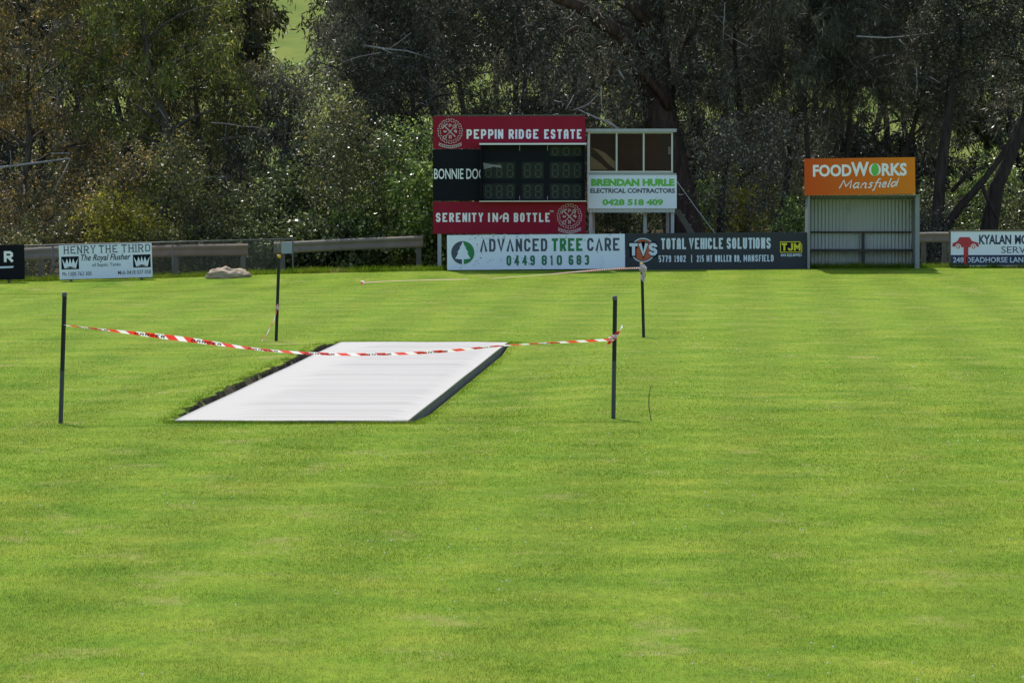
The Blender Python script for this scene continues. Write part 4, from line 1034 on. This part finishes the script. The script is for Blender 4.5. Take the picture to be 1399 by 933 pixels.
def wire_fence():
    Y = 136.9; A = Asm('chain_link_fence', 'low chain link fence with thin top rail behind the left boards', 'fence', -160, 392, Y, 0)
    tops = [(-160, 343), (0, 336.5), (208, 331.5), (400, 326.5)]; bots = [(-160, 392), (0, 386), (208, 381), (400, 374.5)]
    T = [A.L(*p) for p in tops]; B_ = [A.L(*p) for p in bots]
    mb = MB(); mb.tube([(p[0], 0, p[1]) for p in T], .016, 7); mb.build('top_rail', M['fence_pipe'], A.root, True)
    mb = MB(); mb.tube([(p[0], .0, p[1] + .02) for p in B_], .012, 5); mb.build('bottom_rail', M['fence_pipe'], A.root, True)
    for pp in (-60, 72, 236, 400):
        a = A.L(pp, np.interp(pp, [t[0] for t in tops], [t[1] for t in tops])); c = A.L(pp, np.interp(pp, [t[0] for t in bots], [t[1] for t in bots]) + 10)
        MB().tube([(a[0], .02, c[1]), (a[0], .02, a[1] + .02)], .022, 7).build('post', M['fence_pipe'], A.root, True)
    mb = MB(); x0, x1 = T[0][0], T[-1][0]; st = .058
    zt = lambda x: np.interp(x, [p[0] for p in T], [p[1] for p in T]); zb = lambda x: np.interp(x, [p[0] for p in B_], [p[1] for p in B_]) + .02
    x = x0 - 1.0
    while x < x1:
        for sgn in (1, -1):
            a = (x, zb(np.clip(x, x0, x1))); hgt = float(zt(np.clip(x, x0, x1)) - zb(np.clip(x, x0, x1)))
            p0, p1 = (a[0], a[1]), (a[0] + hgt, a[1] + hgt)
            if sgn < 0: p0, p1 = (a[0] + hgt, a[1]), (a[0], a[1] + hgt)
            if min(p0[0], p1[0]) < x0 or max(p0[0], p1[0]) > x1: continue
            mb.tube([(p0[0], .004 * sgn, p0[1]), (p1[0], .004 * sgn, p1[1] + .01)], 0.0015, 3, False)
        x += st
    mb.build('wire_mesh', M['wire'], A.root)
    return A
A = wire_fence()
q = A.B(384.5, 331, 399, 346.5); MB().box(q[0], q[1], -.03, -.022, q[2], q[3]).build('shade_plate', plain('plate_grey', (.30, .33, .35), .6, .2, 40), A.root)

def stone():
    c = WZ(312, 378, 0); Y = 135.2; c = W(312, 378, Y)
    import bmesh
    bm = bmesh.new(); bmesh.ops.create_icosphere(bm, subdivisions=4, radius=1)
    from mathutils import noise
    for v in bm.verts:
        d = v.co.normalized(); n1 = noise.fractal(d * 2.4 + Vector((3, 1, 2)), .8, 2, 6); n2 = noise.noise(d * 6)
        v.co = Vector((d.x * .52, d.y * .35, max(d.z, -.3) * .20)) * (1 + .20 * n1 + .10 * n2)
        if v.co.x > 0: v.co.z *= .85
    me = bpy.data.meshes.new('boulder'); bm.to_mesh(me); bm.free(); me.polygons.foreach_set('use_smooth', [True] * len(me.polygons))
    o = link('boulder', me, M['stone']); o.location = c + Vector((0, 0, .02)); tag(o, 'low pale sandy boulder on the grass in front of the wire fence', 'boulder')
stone()
#TREES
# ------------------------------------------------------------------ trees and shrubs
LM = {
 'olive': leaf_mat('gum_leaf_olive', (0.057, 0.066, 0.020), (0.153, 0.149, 0.053), (0.401, 0.330, 0.094), .40, tip=.08),
 'green': leaf_mat('gum_leaf_green', (0.054, 0.073, 0.013), (0.147, 0.165, 0.033), (0.401, 0.366, 0.071), .42, tip=.08),
 'brown': leaf_mat('gum_leaf_brown', (0.069, 0.063, 0.025), (0.185, 0.146, 0.050), (0.493, 0.314, 0.090), .40, tip=.08),
 'grey': leaf_mat('wattle_leaf_grey', (0.048, 0.052, 0.032), (0.140, 0.137, 0.092), (0.383, 0.351, 0.239), .34, .48, tip=.10),
 'dark': leaf_mat('needle_dark', (0.028, 0.035, 0.019), (0.090, 0.093, 0.055), (0.287, 0.269, 0.179), .32, .48, tip=.08),
 'shade_tint': leaf_mat('shade_tinted_leaf', (0.022, 0.026, 0.014), (0.070, 0.074, 0.039), (0.211, 0.193, 0.105), .25, .4, tip=.06, spec=.35),  # back-row leaf, canopy shade painted into its darker colour
 'shade_tint_olive': leaf_mat('shade_tinted_olive_leaf', (0.041, 0.047, 0.016), (0.109, 0.109, 0.041), (0.296, 0.265, 0.094), .32, .4, tip=.08, spec=.35),  # olive leaf darkened the same way, shade put into the colour
 'bright': leaf_mat('ivy_leaf_bright', (0.044, 0.086, 0.013), (0.195, 0.280, 0.055), (0.520, 0.598, 0.182), .42, .36, tip=.12),
 'yellow': leaf_mat('shrub_leaf_yellow', (0.130, 0.143, 0.019), (0.390, 0.351, 0.039), (0.598, 0.520, 0.078), .45),
 'mid': leaf_mat('shrub_leaf_mid', (0.034, 0.049, 0.013), (0.106, 0.134, 0.040), (0.314, 0.347, 0.146), .38, .36, tip=.12),
}
ST = {  # leaf length, width, droop, cluster sigma xy, z
 'gum': (.135, .036, .60, .23, .25), 'needle': (.24, .016, .58, .21, .34), 'broad': (.10, .08, .12, .24, .22), 'small': (.085, .042, .35, .26, .26), 'hang': (.14, .028, .52, .22, .30),
}
def leaves_at(centres, per, style, rng, grow=1.0):
    ln, wd, droop, sx, sz = ST[style]
    cs = []
    for (c, k, sc) in centres:
        n = max(4, int(per * k)); g = grow * sc
        p = rng.normal(0, 1, (n, 3)) * np.array([sx, sx, sz]) * (0.85 + .3 * rng.random())
        # thin flat sprays inside the cluster rather than an even ball
        nb = max(2, n // 26); ctr = rng.normal(0, 1, (nb, 3)) * np.array([sx, sx, sz]); p = p * .38 + ctr[rng.integers(0, nb, n)]
        p[:, 2] -= .25 * (p[:, 0] ** 2 + p[:, 1] ** 2) / max(sx, .1) * droop
        p = p + np.array(c)
        d = rng.normal(0, 1, (n, 3)) * (1.05 - droop); d[:, 2] -= droop; d /= np.linalg.norm(d, axis=1)[:, None] + 1e-6
        r = rng.normal(0, 1, (n, 3))
        if style == 'broad': r[:, :2] *= 1.0
        w_ = np.cross(d, r); w_ /= np.linalg.norm(w_, axis=1)[:, None] + 1e-6
        L_ = ln * g * rng.uniform(.65, 1.3, n)[:, None]; Wd = wd * (g ** .9) * rng.uniform(.7, 1.25, n)[:, None]
        q = np.empty((n, 4, 3)); q[:, 0] = p; q[:, 1] = p + d * L_ * .42 + w_ * Wd / 2; q[:, 2] = p + d * L_; q[:, 3] = p + d * L_ * .42 - w_ * Wd / 2
        cs.append(q)
    return np.concatenate(cs)
def bez(a, b, c, n):
    out = []
    for i in range(n + 1):
        t = i / n; out.append(a * (1 - t) ** 2 + b * 2 * t * (1 - t) + c * t * t)
    return out
def tree(label, px, Y, H, spread, leaf, style, tr=.12, base=.12, nl=16, per=90, lean=(0, 0), path=None, bark='bark', group=None, seed=1, name='gum_tree', cat='tree', rise=.45, sub=4, extra=None, low=0, wid=1.0, mid=True, dens=2.0, grow=1.0, twigs=0):
    rng = np.random.default_rng(seed); x0 = (px - CX) / F * Y; z0 = float(ground(x0, Y))
    root = empty(name, (x0, Y, z0 - .05), label, cat, group)
    if path is None:
        n = 7; pts = [Vector((0, 0, -.2))]
        wx, wy = 0, 0
        for i in range(1, n + 1):
            wx += rng.normal(0, .20) + lean[0] / n; wy += rng.normal(0, .09) + lean[1] / n; pts.append(Vector((wx, wy, H * .93 * i / n)))
        rad = [tr * (1 - .86 * (i / n) ** .9) for i in range(n + 1)]; rad[0] *= 1.35
    else:
        pts = [Vector(p[:3]) for p in path]; rad = [p[3] for p in path]
    mb = MB(); mb.tube(pts, rad, 9)
    cum = [0]
    for i in range(len(pts) - 1): cum.append(cum[-1] + (pts[i + 1] - pts[i]).length)
    def on(f):
        d = f * cum[-1]
        for i in range(len(pts) - 1):
            if d <= cum[i + 1] or i == len(pts) - 2:
                t = (d - cum[i]) / (cum[i + 1] - cum[i]); return pts[i].lerp(pts[i + 1], t), rad[i] + (rad[i + 1] - rad[i]) * t
    cents = []; az = rng.uniform(0, 6.28)
    def put(p, k=1.0):
        zz = p.z
        if zz < .15: return
        if zz > 8.0: cents.append((tuple(p), .25 * k, 1.7))
        else: cents.append((tuple(p), k, 1.0))
    for i in range(nl):
        f = base + (.97 - base) * ((i + rng.random()) / nl) ** .9
        s, rr = on(f); az += 2.4 + rng.normal(0, .35)
        prof = (.55 + .45 * math.sin(math.pi * min(1, max(.0, (f - base) / (1 - base) * .85 + .12)))) * wid
        ln = spread * prof * rng.uniform(.65, 1.12)
        dv = Vector((math.cos(az), math.sin(az), 0)); e = s + dv * ln + Vector((0, 0, ln * rise * rng.uniform(.2, 1.2)))
        m_ = s + dv * ln * .45 + Vector((0, 0, ln * rise * rng.uniform(.5, 1.3)))
        if low and i < low: e = s + dv * ln - Vector((0, 0, s.z * rng.uniform(.3, .85))); m_ = s + dv * ln * .6
        lp = bez(s, m_, e, 5); lr = max(.012, min(rr * .55, .02 + .022 * ln))
        mb.tube(lp, [lr * (1 - .75 * k / 5) for k in range(6)], 5, False); put(lp[-1]); 
        if mid: put(lp[3], .6)
        for j in range(sub):
            t = rng.uniform(.3, 1); a = lp[min(5, int(t * 5))]
            dz = Vector(rng.normal(0, 1, 3)); dz.z = abs(dz.z) * .4 - (.25 if style in ('needle', 'hang') else 0); dz = (dz.normalized() + dv * .5).normalized()
            l2 = ln * rng.uniform(.25, .55) + .15; b_ = a + dz * l2
            mb.tube([a, a.lerp(b_, .5) + Vector((0, 0, .06 * l2)), b_], [lr * .38, lr * .26, .004], 3, False)
            put(b_); 
            if rng.random() < .5: put(a.lerp(b_, .55), .5)
    put(pts[-1])
    for i in range(twigs):
        f = rng.uniform(.25, .8); s, rr = on(f); a = rng.uniform(-2.6, -.5)
        s = s + Vector((math.cos(a), math.sin(a), 0)) * spread * rng.uniform(.25, .75); s.z = min(max(s.z, 1.6), 6.4)
        d = Vector((rng.normal(0, 1), rng.normal(-.3, .4), rng.normal(.1, .55))).normalized(); L_ = rng.uniform(.5, 1.3)
        tb = MB(); q = [s, s + d * L_ * .35 + Vector((0, 0, .03)), s + d * L_ * .7 + Vector((0, 0, rng.normal(.05, .08))), s + d * L_ + Vector((0, 0, rng.normal(.08, .12)))]
        tb.tube(q, [.017, .012, .008, .003], 4, False)
        for k in range(3):
            b0 = q[1].lerp(q[3], rng.random() * .8); dd = (d + Vector(rng.normal(0, .7, 3))).normalized() * L_ * rng.uniform(.2, .45)
            tb.tube([b0, b0 + dd * .5 + Vector((0, 0, .02)), b0 + dd], [.008, .006, .002], 3, False)
        tb.build('dead_branch', M['bark_pale'], root, True)
    mb.build('trunk', M[bark], root, True)
    me = np_mesh('crown', leaves_at(cents, per * dens, style, rng, grow), 4); link('crown', me, LM[leaf], root)
    if extra: extra(root)
    return root
def pxpath(px0, Y, lst):
    """trunk line given by its look in the photo at distance Y -> local path with true radii"""
    x0 = (px0 - CX) / F * Y; z0 = float(ground(x0, Y)) - .05; out = []
    for (px, py, wpx, dy) in lst:
        p = W(px, py, Y + dy); out.append((p.x - x0, p.y - Y, p.z - z0, wpx / 2 / F * Y))
    return out
def dead(Y, lines, m='bark_pale', name='dead_branch'):
    def f(root):
        for ln in lines:
            mb = MB(); q = [W(px, py, Y + dy) - root.location for (px, py, w_, dy) in ln]
            mb.tube(q, [max(.004, p[2] / 2 / F * Y) for p in ln], 5); mb.build(name, M[m], root, True)
    return f

GT = 'trees behind the boundary'
tree('brown tinged gum tree with orange leaf tips at the far left edge', 25, 146, 8.2, 2.3, 'brown', 'gum', .12, .10, 18, 105, seed=1, twigs=4, group=GT, low=4,
     extra=dead(143.2, [[(-6, 230, 3.5, 0), (40, 224, 3.2, 0), (95, 217, 2.6, .2)], [(70, 210, 1.6, 0), (95, 209.5, 1.4, 0)], [(96, 217, 1.6, .2), (88, 235, 1.4, .1), (72, 262, 1.2, 0)], [(13, 231, 1.4, 0), (15, 218, 1.0, 0), (14, 206, .8, 0)]]))
tree('thin dark tree with bare pale upper twigs between brown gum and big olive gum', 92, 151, 10.5, 1.7, 'grey', 'gum', .10, .25, 13, 75, seed=2, twigs=10, group=GT, bark='bark_dark',
     extra=dead(146.5, [[(75, 95, 3, 0), (90, 62, 2.4, 0), (98, 40, 2, .2), (130, 32, 1.4, .3), (152, 40, 1, .3)], [(100, 80, 2, 0), (128, 50, 1.6, .2), (155, 36, 1.2, .3)], [(104, 78, 1.6, 0), (118, 70, 1.3, .2), (140, 82, 1, .3)], [(103, 60, 1.3, .1), (110, 74, 1.2, 0), (104, 86, 1.2, 0)], [(124, 266, 2.4, -2), (132, 300, 2.6, -2), (140, 334, 3, -2)]]))
tree('big olive green gum with full drooping crown behind the crown board', 205, 145.5, 9.5, 2.6, 'green', 'gum', .16, .07, 24, 115, seed=3, twigs=4, group=GT, low=6)
tree('olive gum with slender dark forked stems right of the biggest left gum', 278, 147.5, 9.0, 1.45, 'olive', 'gum', .11, .10, 18, 105, seed=4, twigs=6, group=GT, low=4)
tree('low bushy silver green tree below the gap showing the hillside', 392, 146, 5.0, 1.15, 'grey', 'gum', .09, .10, 15, 100, seed=5, twigs=6, group=GT, rise=.2, low=3)
tree('dark drooping grey green tree right of the hillside gap with bare pale twigs', 502, 148, 10.0, 1.35, 'grey', 'hang', .13, .22, 18, 110, seed=6, twigs=9, group=GT, bark='bark_dark',
     extra=dead(145.6, [[(494, 62, 3, .3), (525, 67, 2.6, 0), (556, 70, 2, 0), (590, 80, 1.2, 0)], [(520, 66, 1.5, 0), (540, 76, 1.3, -.1), (560, 79, 1, 0)], [(470, 85, 1.4, 0), (490, 78, 1.4, 0), (520, 72, 1.6, 0)], [(530, 68, 1.4, 0), (545, 58, 1.2, 0), (562, 45, .9, 0)]]))
tree('slender dark tree just left of the red scoreboard', 572, 147, 9.5, 1.7, 'dark', 'hang', .10, .25, 16, 110, seed=7, twigs=6, group=GT, bark='bark_dark')
tree('dense grey foliaged tree behind the left half of the scoreboard', 645, 149, 10.0, 1.9, 'grey', 'hang', .14, .22, 18, 110, seed=8, twigs=8, group=GT)
tree('dense dark tree behind the right half of the scoreboard', 728, 148, 9.0, 1.6, 'dark', 'hang', .12, .25, 16, 110, seed=9, twigs=6, group=GT)
tree('sparse tree with bare whitish twigs above the hut roof', 800, 146.5, 5.6, 1.5, 'grey', 'gum', .09, .45, 11, 75, seed=10, twigs=6, group=GT, rise=.25,
     extra=dead(143.5, [[(845, 177, 4.5, 0), (832, 168, 3.4, 0), (812, 160, 2.4, 0), (790, 150, 1.6, 0)], [(831, 168, 2, 0), (822, 145, 1.8, 0), (821, 118, 1.4, 0)], [(783, 151, 1.6, 0), (804, 143, 1.4, 0), (816, 130, 1, 0)], [(773, 150, 2, 0), (780, 138, 1.8, 0), (784, 130, 1.2, 0)], [(752, 158, 1.4, 0), (762, 156, 1.6, 0), (766, 162, 1.4, 0)], [(845, 96, 2, .2), (850, 104, 2.2, .2), (853, 110, 1.8, .2)], [(774, 26, 2.2, .5), (780, 22, 2, .5), (786, 14, 1.4, .5)], [(757, 138, 1.2, 0), (768, 140, 1, 0)]]))
# the big gum by the hut: trunk and its two heavy limbs follow the photo
Yg = 145.5
big = pxpath(936, Yg, [(948, 385, 74, 0), (938, 335, 60, 0), (925, 260, 52, 0), (908, 190, 48, 0), (896, 120, 48, .2), (890, 60, 46, .3), (884, 0, 42, .4), (876, -80, 34, .6), (862, -190, 22, .9), (850, -270, 10, 1.2)])
def limbs(root):
    for ln in ([(900, 150, 34, .1), (876, 96, 27, -.2), (850, 48, 22, -.6), (822, 30, 21, -.9), (790, 8, 18, -1.2), (756, -4, 13, -1.4), (720, -18, 8, -1.5)],
               [(912, 150, 12, -.2), (903, 128, 10, -.4), (884, 106, 9, -.6), (866, 93, 7, -.7), (858, 86, 5, -.8)],
               [(893, 40, 16, .1), (862, 10, 13, -.3), (845, -40, 9, -.6)],
               [(806, 42, 8, -1.0), (788, 38, 7, -1.1), (772, 46, 4, -1.1)],
               [(912, 140, 15, .5), (938, 60, 12, 1.2), (972, -30, 9, 1.6), (990, -120, 5, 2)]):
        mb = MB(); q = [W(px, py, Yg + dy) - root.location for (px, py, w_, dy) in ln]
        mb.tube(q, [w_ / 2 / F * Yg for (_, _, w_, _) in ln], 9); mb.build('limb', M['bark_red'], root, True)
tree('huge old gum with a thick leaning trunk right behind the hut', 936, Yg, 11, 2.3, 'grey', 'hang', base=.34, nl=26, per=120, path=big, bark='bark_red', seed=11, group=GT, extra=limbs)
tree('dark casuarina with drooping needles between hut and orange sign', 985, 146, 9.5, 1.7, 'dark', 'needle', .11, .30, 18, 125, seed=12, twigs=6, group=GT, name='casuarina_tree', bark='bark_dark', rise=.6)
tree('dark casuarina with fine curtain of needles just left of the orange sign', 1050, 147.5, 10.0, 1.7, 'dark', 'needle', .12, .24, 18, 125, seed=13, twigs=8, group=GT, name='casuarina_tree', bark='bark_dark', rise=.6)
tree('thin straight casuarina rising behind the left end of the orange sign', 1112, 145.5, 9.5, 1.4, 'dark', 'needle', .085, .42, 14, 120, seed=14, group=GT, name='casuarina_tree', bark='bark_dark', rise=.7)
tree('twin of thin straight casuarinas behind middle of the orange sign', 1168, 146.5, 10, 1.5, 'dark', 'needle', .09, .40, 15, 120, seed=15, twigs=6, group=GT, name='casuarina_tree', bark='bark_dark', rise=.7,
     extra=dead(144.0, [[(1170, 50, 2.6, 0), (1210, 52, 2.2, 0), (1238, 50, 1.8, 0), (1262, 46, 1.2, 0)], [(1228, 54, 2.4, 0), (1236, 62, 2, 0)], [(1252, 92, 1.4, 0), (1253, 120, 1.8, .1), (1250, 135, 1.4, .2)], [(1270, 105, 1, 0), (1285, 114, .9, 0)]]))
tree('casuarina behind the right end of the orange sign', 1232, 147, 9.5, 1.5, 'dark', 'needle', .10, .34, 15, 120, seed=16, twigs=6, group=GT, name='casuarina_tree', bark='bark_dark', rise=.6)
p17 = pxpath(1280, 144.5, [(1276, 388, 26, 0), (1280, 320, 19, 0), (1284, 250, 16, 0), (1292, 190, 14, 0), (1300, 120, 15, .2), (1310, 40, 11, .3), (1318, -60, 7, .4)])
def fork17(root):
    for ln in ([(1280, 330, 16, 0), (1310, 285, 12, -.2), (1345, 245, 9, -.4), (1375, 205, 7, -.5), (1392, 165, 6, -.5)], [(1340, 250, 6, -.4), (1350, 275, 5, -.3), (1362, 300, 3, -.3)], [(1300, 262, 6, -.2), (1320, 240, 5, -.4), (1350, 225, 3, -.6)]):
        mb = MB(); q = [W(px, py, 144.5 + dy) - root.location for (px, py, w_, dy) in ln]
        mb.tube(q, [w_ / 2 / F * 144.5 for (_, _, w_, _) in ln], 8); mb.build('limb', M['bark_dark'], root, True)
tree('dark forked tree with a low slanting limb right of the shelter', 1280, 144.5, 8, 1.4, 'dark', 'small', base=.52, nl=13, per=90, path=p17, bark='bark_dark', seed=17, group=GT, extra=fork17)
p18 = pxpath(1345, 145, [(1338, 388, 34, 0), (1350, 320, 26, 0), (1362, 255, 20, 0), (1382, 210, 17, 0), (1402, 160, 15, .2), (1412, 90, 16, .3), (1420, 0, 12, .4), (1424, -90, 7, .5)])
tree('dark tree with trunk leaning right behind the hoist board', 1345, 145, 9, 1.6, 'dark', 'small', base=.50, nl=14, per=90, path=p18, bark='bark_dark', seed=18, group=GT)
tree('tall thin dark tree at the right edge of the view', 1420, 148, 10, 1.5, 'grey', 'hang', .10, .35, 14, 95, seed=19, twigs=6, group=GT, bark='bark_dark')
# second row, deeper in the wood
GB = 'second row of trees deeper in the wood'
back = [(-30, 160, 12, 2.2, 'grey', 'dark tall tree in the second row beyond the brown gum'), (70, 163, 13, 2.2, 'dark', 'tall tree deeper in the wood above the black board'), (160, 158, 12, 2.0, 'olive', 'tall olive tree deeper in the wood behind the crown board'),
        (245, 164, 13, 2.1, 'dark', 'tall shadowy tree deeper in the wood behind the big olive gum'), (298, 159, 11, 1.0, 'green', 'narrow green tree left of the hillside gap, second row'),
        (492, 162, 13, 1.0, 'dark', 'narrow dark tree right of the hillside gap, second row'), (545, 157, 12, 1.9, 'grey', 'tall grey tree deeper in the wood left of the scoreboard'), (625, 163, 13, 2.0, 'dark', 'tall dark tree deeper in the wood above the scoreboard crest'),
        (705, 159, 12, 2.0, 'grey', 'tall grey tree deeper in the wood above the scoreboard middle'), (775, 164, 12, 1.7, 'dark', 'tall dark tree deeper in the wood between scoreboard and hut'), (850, 158, 12, 1.9, 'grey', 'tall tree deeper in the wood above the hut'),
        (950, 163, 13, 2.1, 'dark', 'tall dark tree deeper in the wood behind the huge gum'), (1020, 157, 12, 1.9, 'dark', 'tall needle tree deeper in the wood left of the orange sign'), (1085, 164, 13, 1.8, 'grey', 'tall grey tree deeper in the wood beyond the left casuarinas'),
        (1145, 159, 12, 1.8, 'dark', 'tall dark tree deeper in the wood above the orange sign middle'), (1205, 163, 12, 1.8, 'grey', 'tall grey tree deeper in the wood above the orange sign right end'), (1258, 158, 9, 1.2, 'dark', 'shorter dark tree deeper in the wood right of the orange sign'),
        (1330, 164, 6.2, 1.4, 'mid', 'low green tree with hillside showing above it, far right'), (1405, 160, 11, 1.7, 'dark', 'tall dark tree deeper in the wood at the right edge')]
for i, (px, Y, H, sp, lf, lab) in enumerate(back):
    tree(lab, px, Y, H, sp, {'dark': 'shade_tint', 'grey': 'shade_tint', 'mid': 'mid'}.get(lf, 'shade_tint_olive'), 'hang' if lf in ('dark', 'grey') else 'gum', .12, .10, 18, 85, seed=40 + i, group=GB, bark='bark_dark', low=5, grow=1.5, dens=1.7)
GF = 'farthest row of trees in the wood'
third = [(-10, 174, 'dark', 'far dark tree in the last row at the left edge'), (60, 177, 'olive', 'far olive tree in the last row beyond the black board'), (125, 173, 'dark', 'far dark tree in the last row beyond the crown board left end'), (195, 178, 'olive', 'far olive tree in the last row beyond the big olive gum'), (165, 169, 'olive', 'far olive tree low between the brown gum and the big olive gum'), (235, 170, 'olive', 'far olive tree showing through the right side of the big olive gum'), (95, 171, 'dark', 'far dark tree showing between the brown gum and the crown board trees'), (262, 174, 'dark', 'far dark tree in the last row beyond the slender forked gum'), (298, 179, 'olive', 'far olive tree of the last row just left of the hillside gap'),
 (500, 178, 'dark', 'far dark tree of the last row just right of the hillside gap'), (540, 174, 'olive', 'far olive tree in the last row left of the scoreboard'), (605, 178, 'dark', 'far dark tree in the last row beyond the scoreboard left end'), (670, 173, 'dark', 'far dark tree in the last row beyond the scoreboard middle'), (738, 178, 'grey', 'far grey tree in the last row beyond the scoreboard right end'), (810, 174, 'grey', 'far grey tree in the last row beyond the hut'), (890, 178, 'dark', 'far dark tree in the last row beyond the huge gum trunk'), (985, 174, 'dark', 'far dark tree in the last row beyond the drooping casuarina'), (1055, 178, 'grey', 'far grey tree in the last row left of the orange sign'), (1120, 173, 'dark', 'far dark tree in the last row beyond the orange sign left end'), (1180, 177, 'dark', 'far dark tree in the last row beyond the orange sign middle'), (1245, 174, 'grey', 'far grey tree in the last row beyond the orange sign right end')]
for i, (px, Y, lf, lab) in enumerate(third):
    tree(lab, px, Y, 12 if px not in (298, 500) else 11, 2.1 if px not in (298, 500) else 1.0, 'shade_tint_olive' if lf == 'olive' else 'shade_tint', 'gum', .12, .06, 18, 80, seed=150 + i, group=GF, bark='bark_dark', low=5, grow=2.0, dens=1.3)
# understorey along the fence
GS = 'shrubs of the understorey'
shr = [(-20, 140, 1.6, .9, 'brown', 'small', 'brownish shrub at the left edge behind black board'), (48, 140.5, 1.5, .8, 'olive', 'small', 'olive shrub behind the rail left of the crown board'), (110, 141, 1.9, .9, 'brown', 'small', 'rust tinged shrub rising above the crown board left end'),
       (192, 139.4, 2.0, .8, 'yellow', 'small', 'rounded yellow green shrub glowing above the crown board'), (248, 139.2, 1.5, .55, 'yellow', 'small', 'smaller yellow green shrub right of the crown board'), (290, 140, 1.4, .8, 'olive', 'small', 'olive shrub behind the pale boulder'),
       (345, 140.5, 2.0, .9, 'mid', 'small', 'dark green shrub behind the fence end'), (352, 144, 3.0, 1.0, 'mid', 'small', 'taller mid green shrub standing behind the fence end shrub'), (405, 141.5, 2.6, .9, 'mid', 'broad', 'broad leaved shrub right of the fence end post'),
       (448, 140.2, 1.3, .8, 'mid', 'broad', 'low leafy shrub under the long guard rail, left part'), (470, 142.5, 2.0, .8, 'bright', 'broad', 'tall fresh green shrub above the long guard rail middle'), (505, 140, 1.2, .7, 'bright', 'broad', 'low fresh green shrub under the long guard rail, middle'),
       (530, 142, 2.0, .8, 'mid', 'broad', 'mid green broad leaved shrub above the long guard rail right part'), (556, 140, 1.2, .7, 'bright', 'broad', 'low bright shrub at the guard rail end post'), (585, 139.4, 2.6, .65, 'bright', 'broad', 'bright lime creeper shrub against the left side of the scoreboard'), (598, 139.2, 1.1, .5, 'bright', 'broad', 'low bright shrub in front of the scoreboard left post'),
       (640, 142, 1.9, .9, 'mid', 'broad', 'green shrub behind the tree badge board'), (720, 142, 1.7, .9, 'olive', 'small', 'olive shrub hidden behind the scoreboard right end'), (800, 143.5, 1.6, .8, 'olive', 'small', 'shrub showing beneath the hut floor, left'), (870, 144, 1.5, .8, 'mid', 'small', 'shrub showing beneath the hut floor, right'),
       (958, 152, 1.9, .6, 'bright', 'small', 'shrub above the charcoal board beside the huge gum'), (1020, 153, 1.9, .7, 'yellow', 'small', 'sunlit shrub above the charcoal board middle'), (1078, 152, 2.0, .6, 'olive', 'small', 'green shrub left of the shelter wall'), (1095, 141, 1.6, .5, 'bright', 'small', 'small sunlit shrub at the left shelter wall'),
       (1262, 149.5, 1.6, .6, 'mid', 'small', 'sunlit shrub glowing behind the shelter right wall'), (1312, 151, 2.6, .7, 'bright', 'small', 'sunlit lime shrub between the two leaning dark trunks'), (1372, 149, 1.8, .6, 'mid', 'small', 'sunlit shrub behind the hoist board'), (1270, 141, 1.0, .5, 'dark', 'small', 'low dark shrub under the short guard rail'), (1420, 144, 2.0, .9, 'mid', 'small', 'green shrub at the right edge behind the hoist board'),
       (430, 150, 3.4, 1.1, 'mid', 'broad', 'big leafy shrub deeper behind the long guard rail, left'), (520, 150, 3.0, 1.1, 'mid', 'broad', 'big leafy shrub deeper behind the long guard rail, right'), (60, 148, 3.0, 1.2, 'brown', 'small', 'tall brownish shrub under the brown gum'), (150, 149.5, 3.2, 1.2, 'olive', 'small', 'tall olive shrub deeper behind the crown board'), (255, 149, 2.8, 1.1, 'mid', 'small', 'tall green shrub deeper behind the fence'),
       (30, 139, .9, .6, 'olive', 'small', 'low olive shrub just behind the black board end'), (225, 139.2, .9, .55, 'olive', 'small', 'low olive shrub under the rusty guard rail, left'), (268, 139.3, .9, .6, 'mid', 'small', 'low green shrub under the rusty guard rail middle'), (318, 139, .85, .55, 'olive', 'small', 'low olive shrub at the rusty guard rail end post'), (365, 139.2, 1.0, .6, 'mid', 'small', 'low dark green shrub seen through the wire fence end'), (418, 139.4, .9, .5, 'mid', 'broad', 'low leafy shrub beside the fence end post'), (478, 139.2, .8, .5, 'mid', 'broad', 'small leafy shrub under the long guard rail, before its middle')]
for i, (px, Y, H, sp, lf, sty, lab) in enumerate(shr):
    tree(lab, px, Y, H * (.9 if Y < 148 else .85), sp, lf, sty, .03, .08, 12, 68, dens=.95, seed=80 + i, group=GS, name='shrub', cat='shrub', rise=.5, sub=3)

sap = [(436, 140.4, 3.8, .55, 'mid', 'slender sapling with thin bare stem left of the long guard rail middle'), (459, 139.6, 4.6, .6, 'olive', 'tallest thin sapling crossing behind the long guard rail'), (512, 140.6, 3.4, .5, 'mid', 'wispy sapling over the right part of the long guard rail'),
       (548, 141, 3.6, .5, 'bright', 'wispy fresh green sapling near the guard rail end post'), (152, 139.8, 3.2, .6, 'brown', 'wispy brownish sapling above the crown board middle'), (268, 139.8, 3.4, .55, 'olive', 'thin olive sapling above the rusty guard rail'), (1005, 141.5, 3.6, .45, 'grey', 'thin grey sapling above the charcoal board middle'), (1046, 142, 3.9, .45, 'grey', 'thin grey sapling above the small yellow logo')]
for i, (px, Y, H, sp, lf, lab) in enumerate(sap):
    tree(lab, px, Y, H, sp, lf, 'small', .03, .35, 11, 55, dens=.9, seed=220 + i, group='saplings behind the fence', name='sapling', cat='sapling', bark='bark', rise=.7, sub=3)
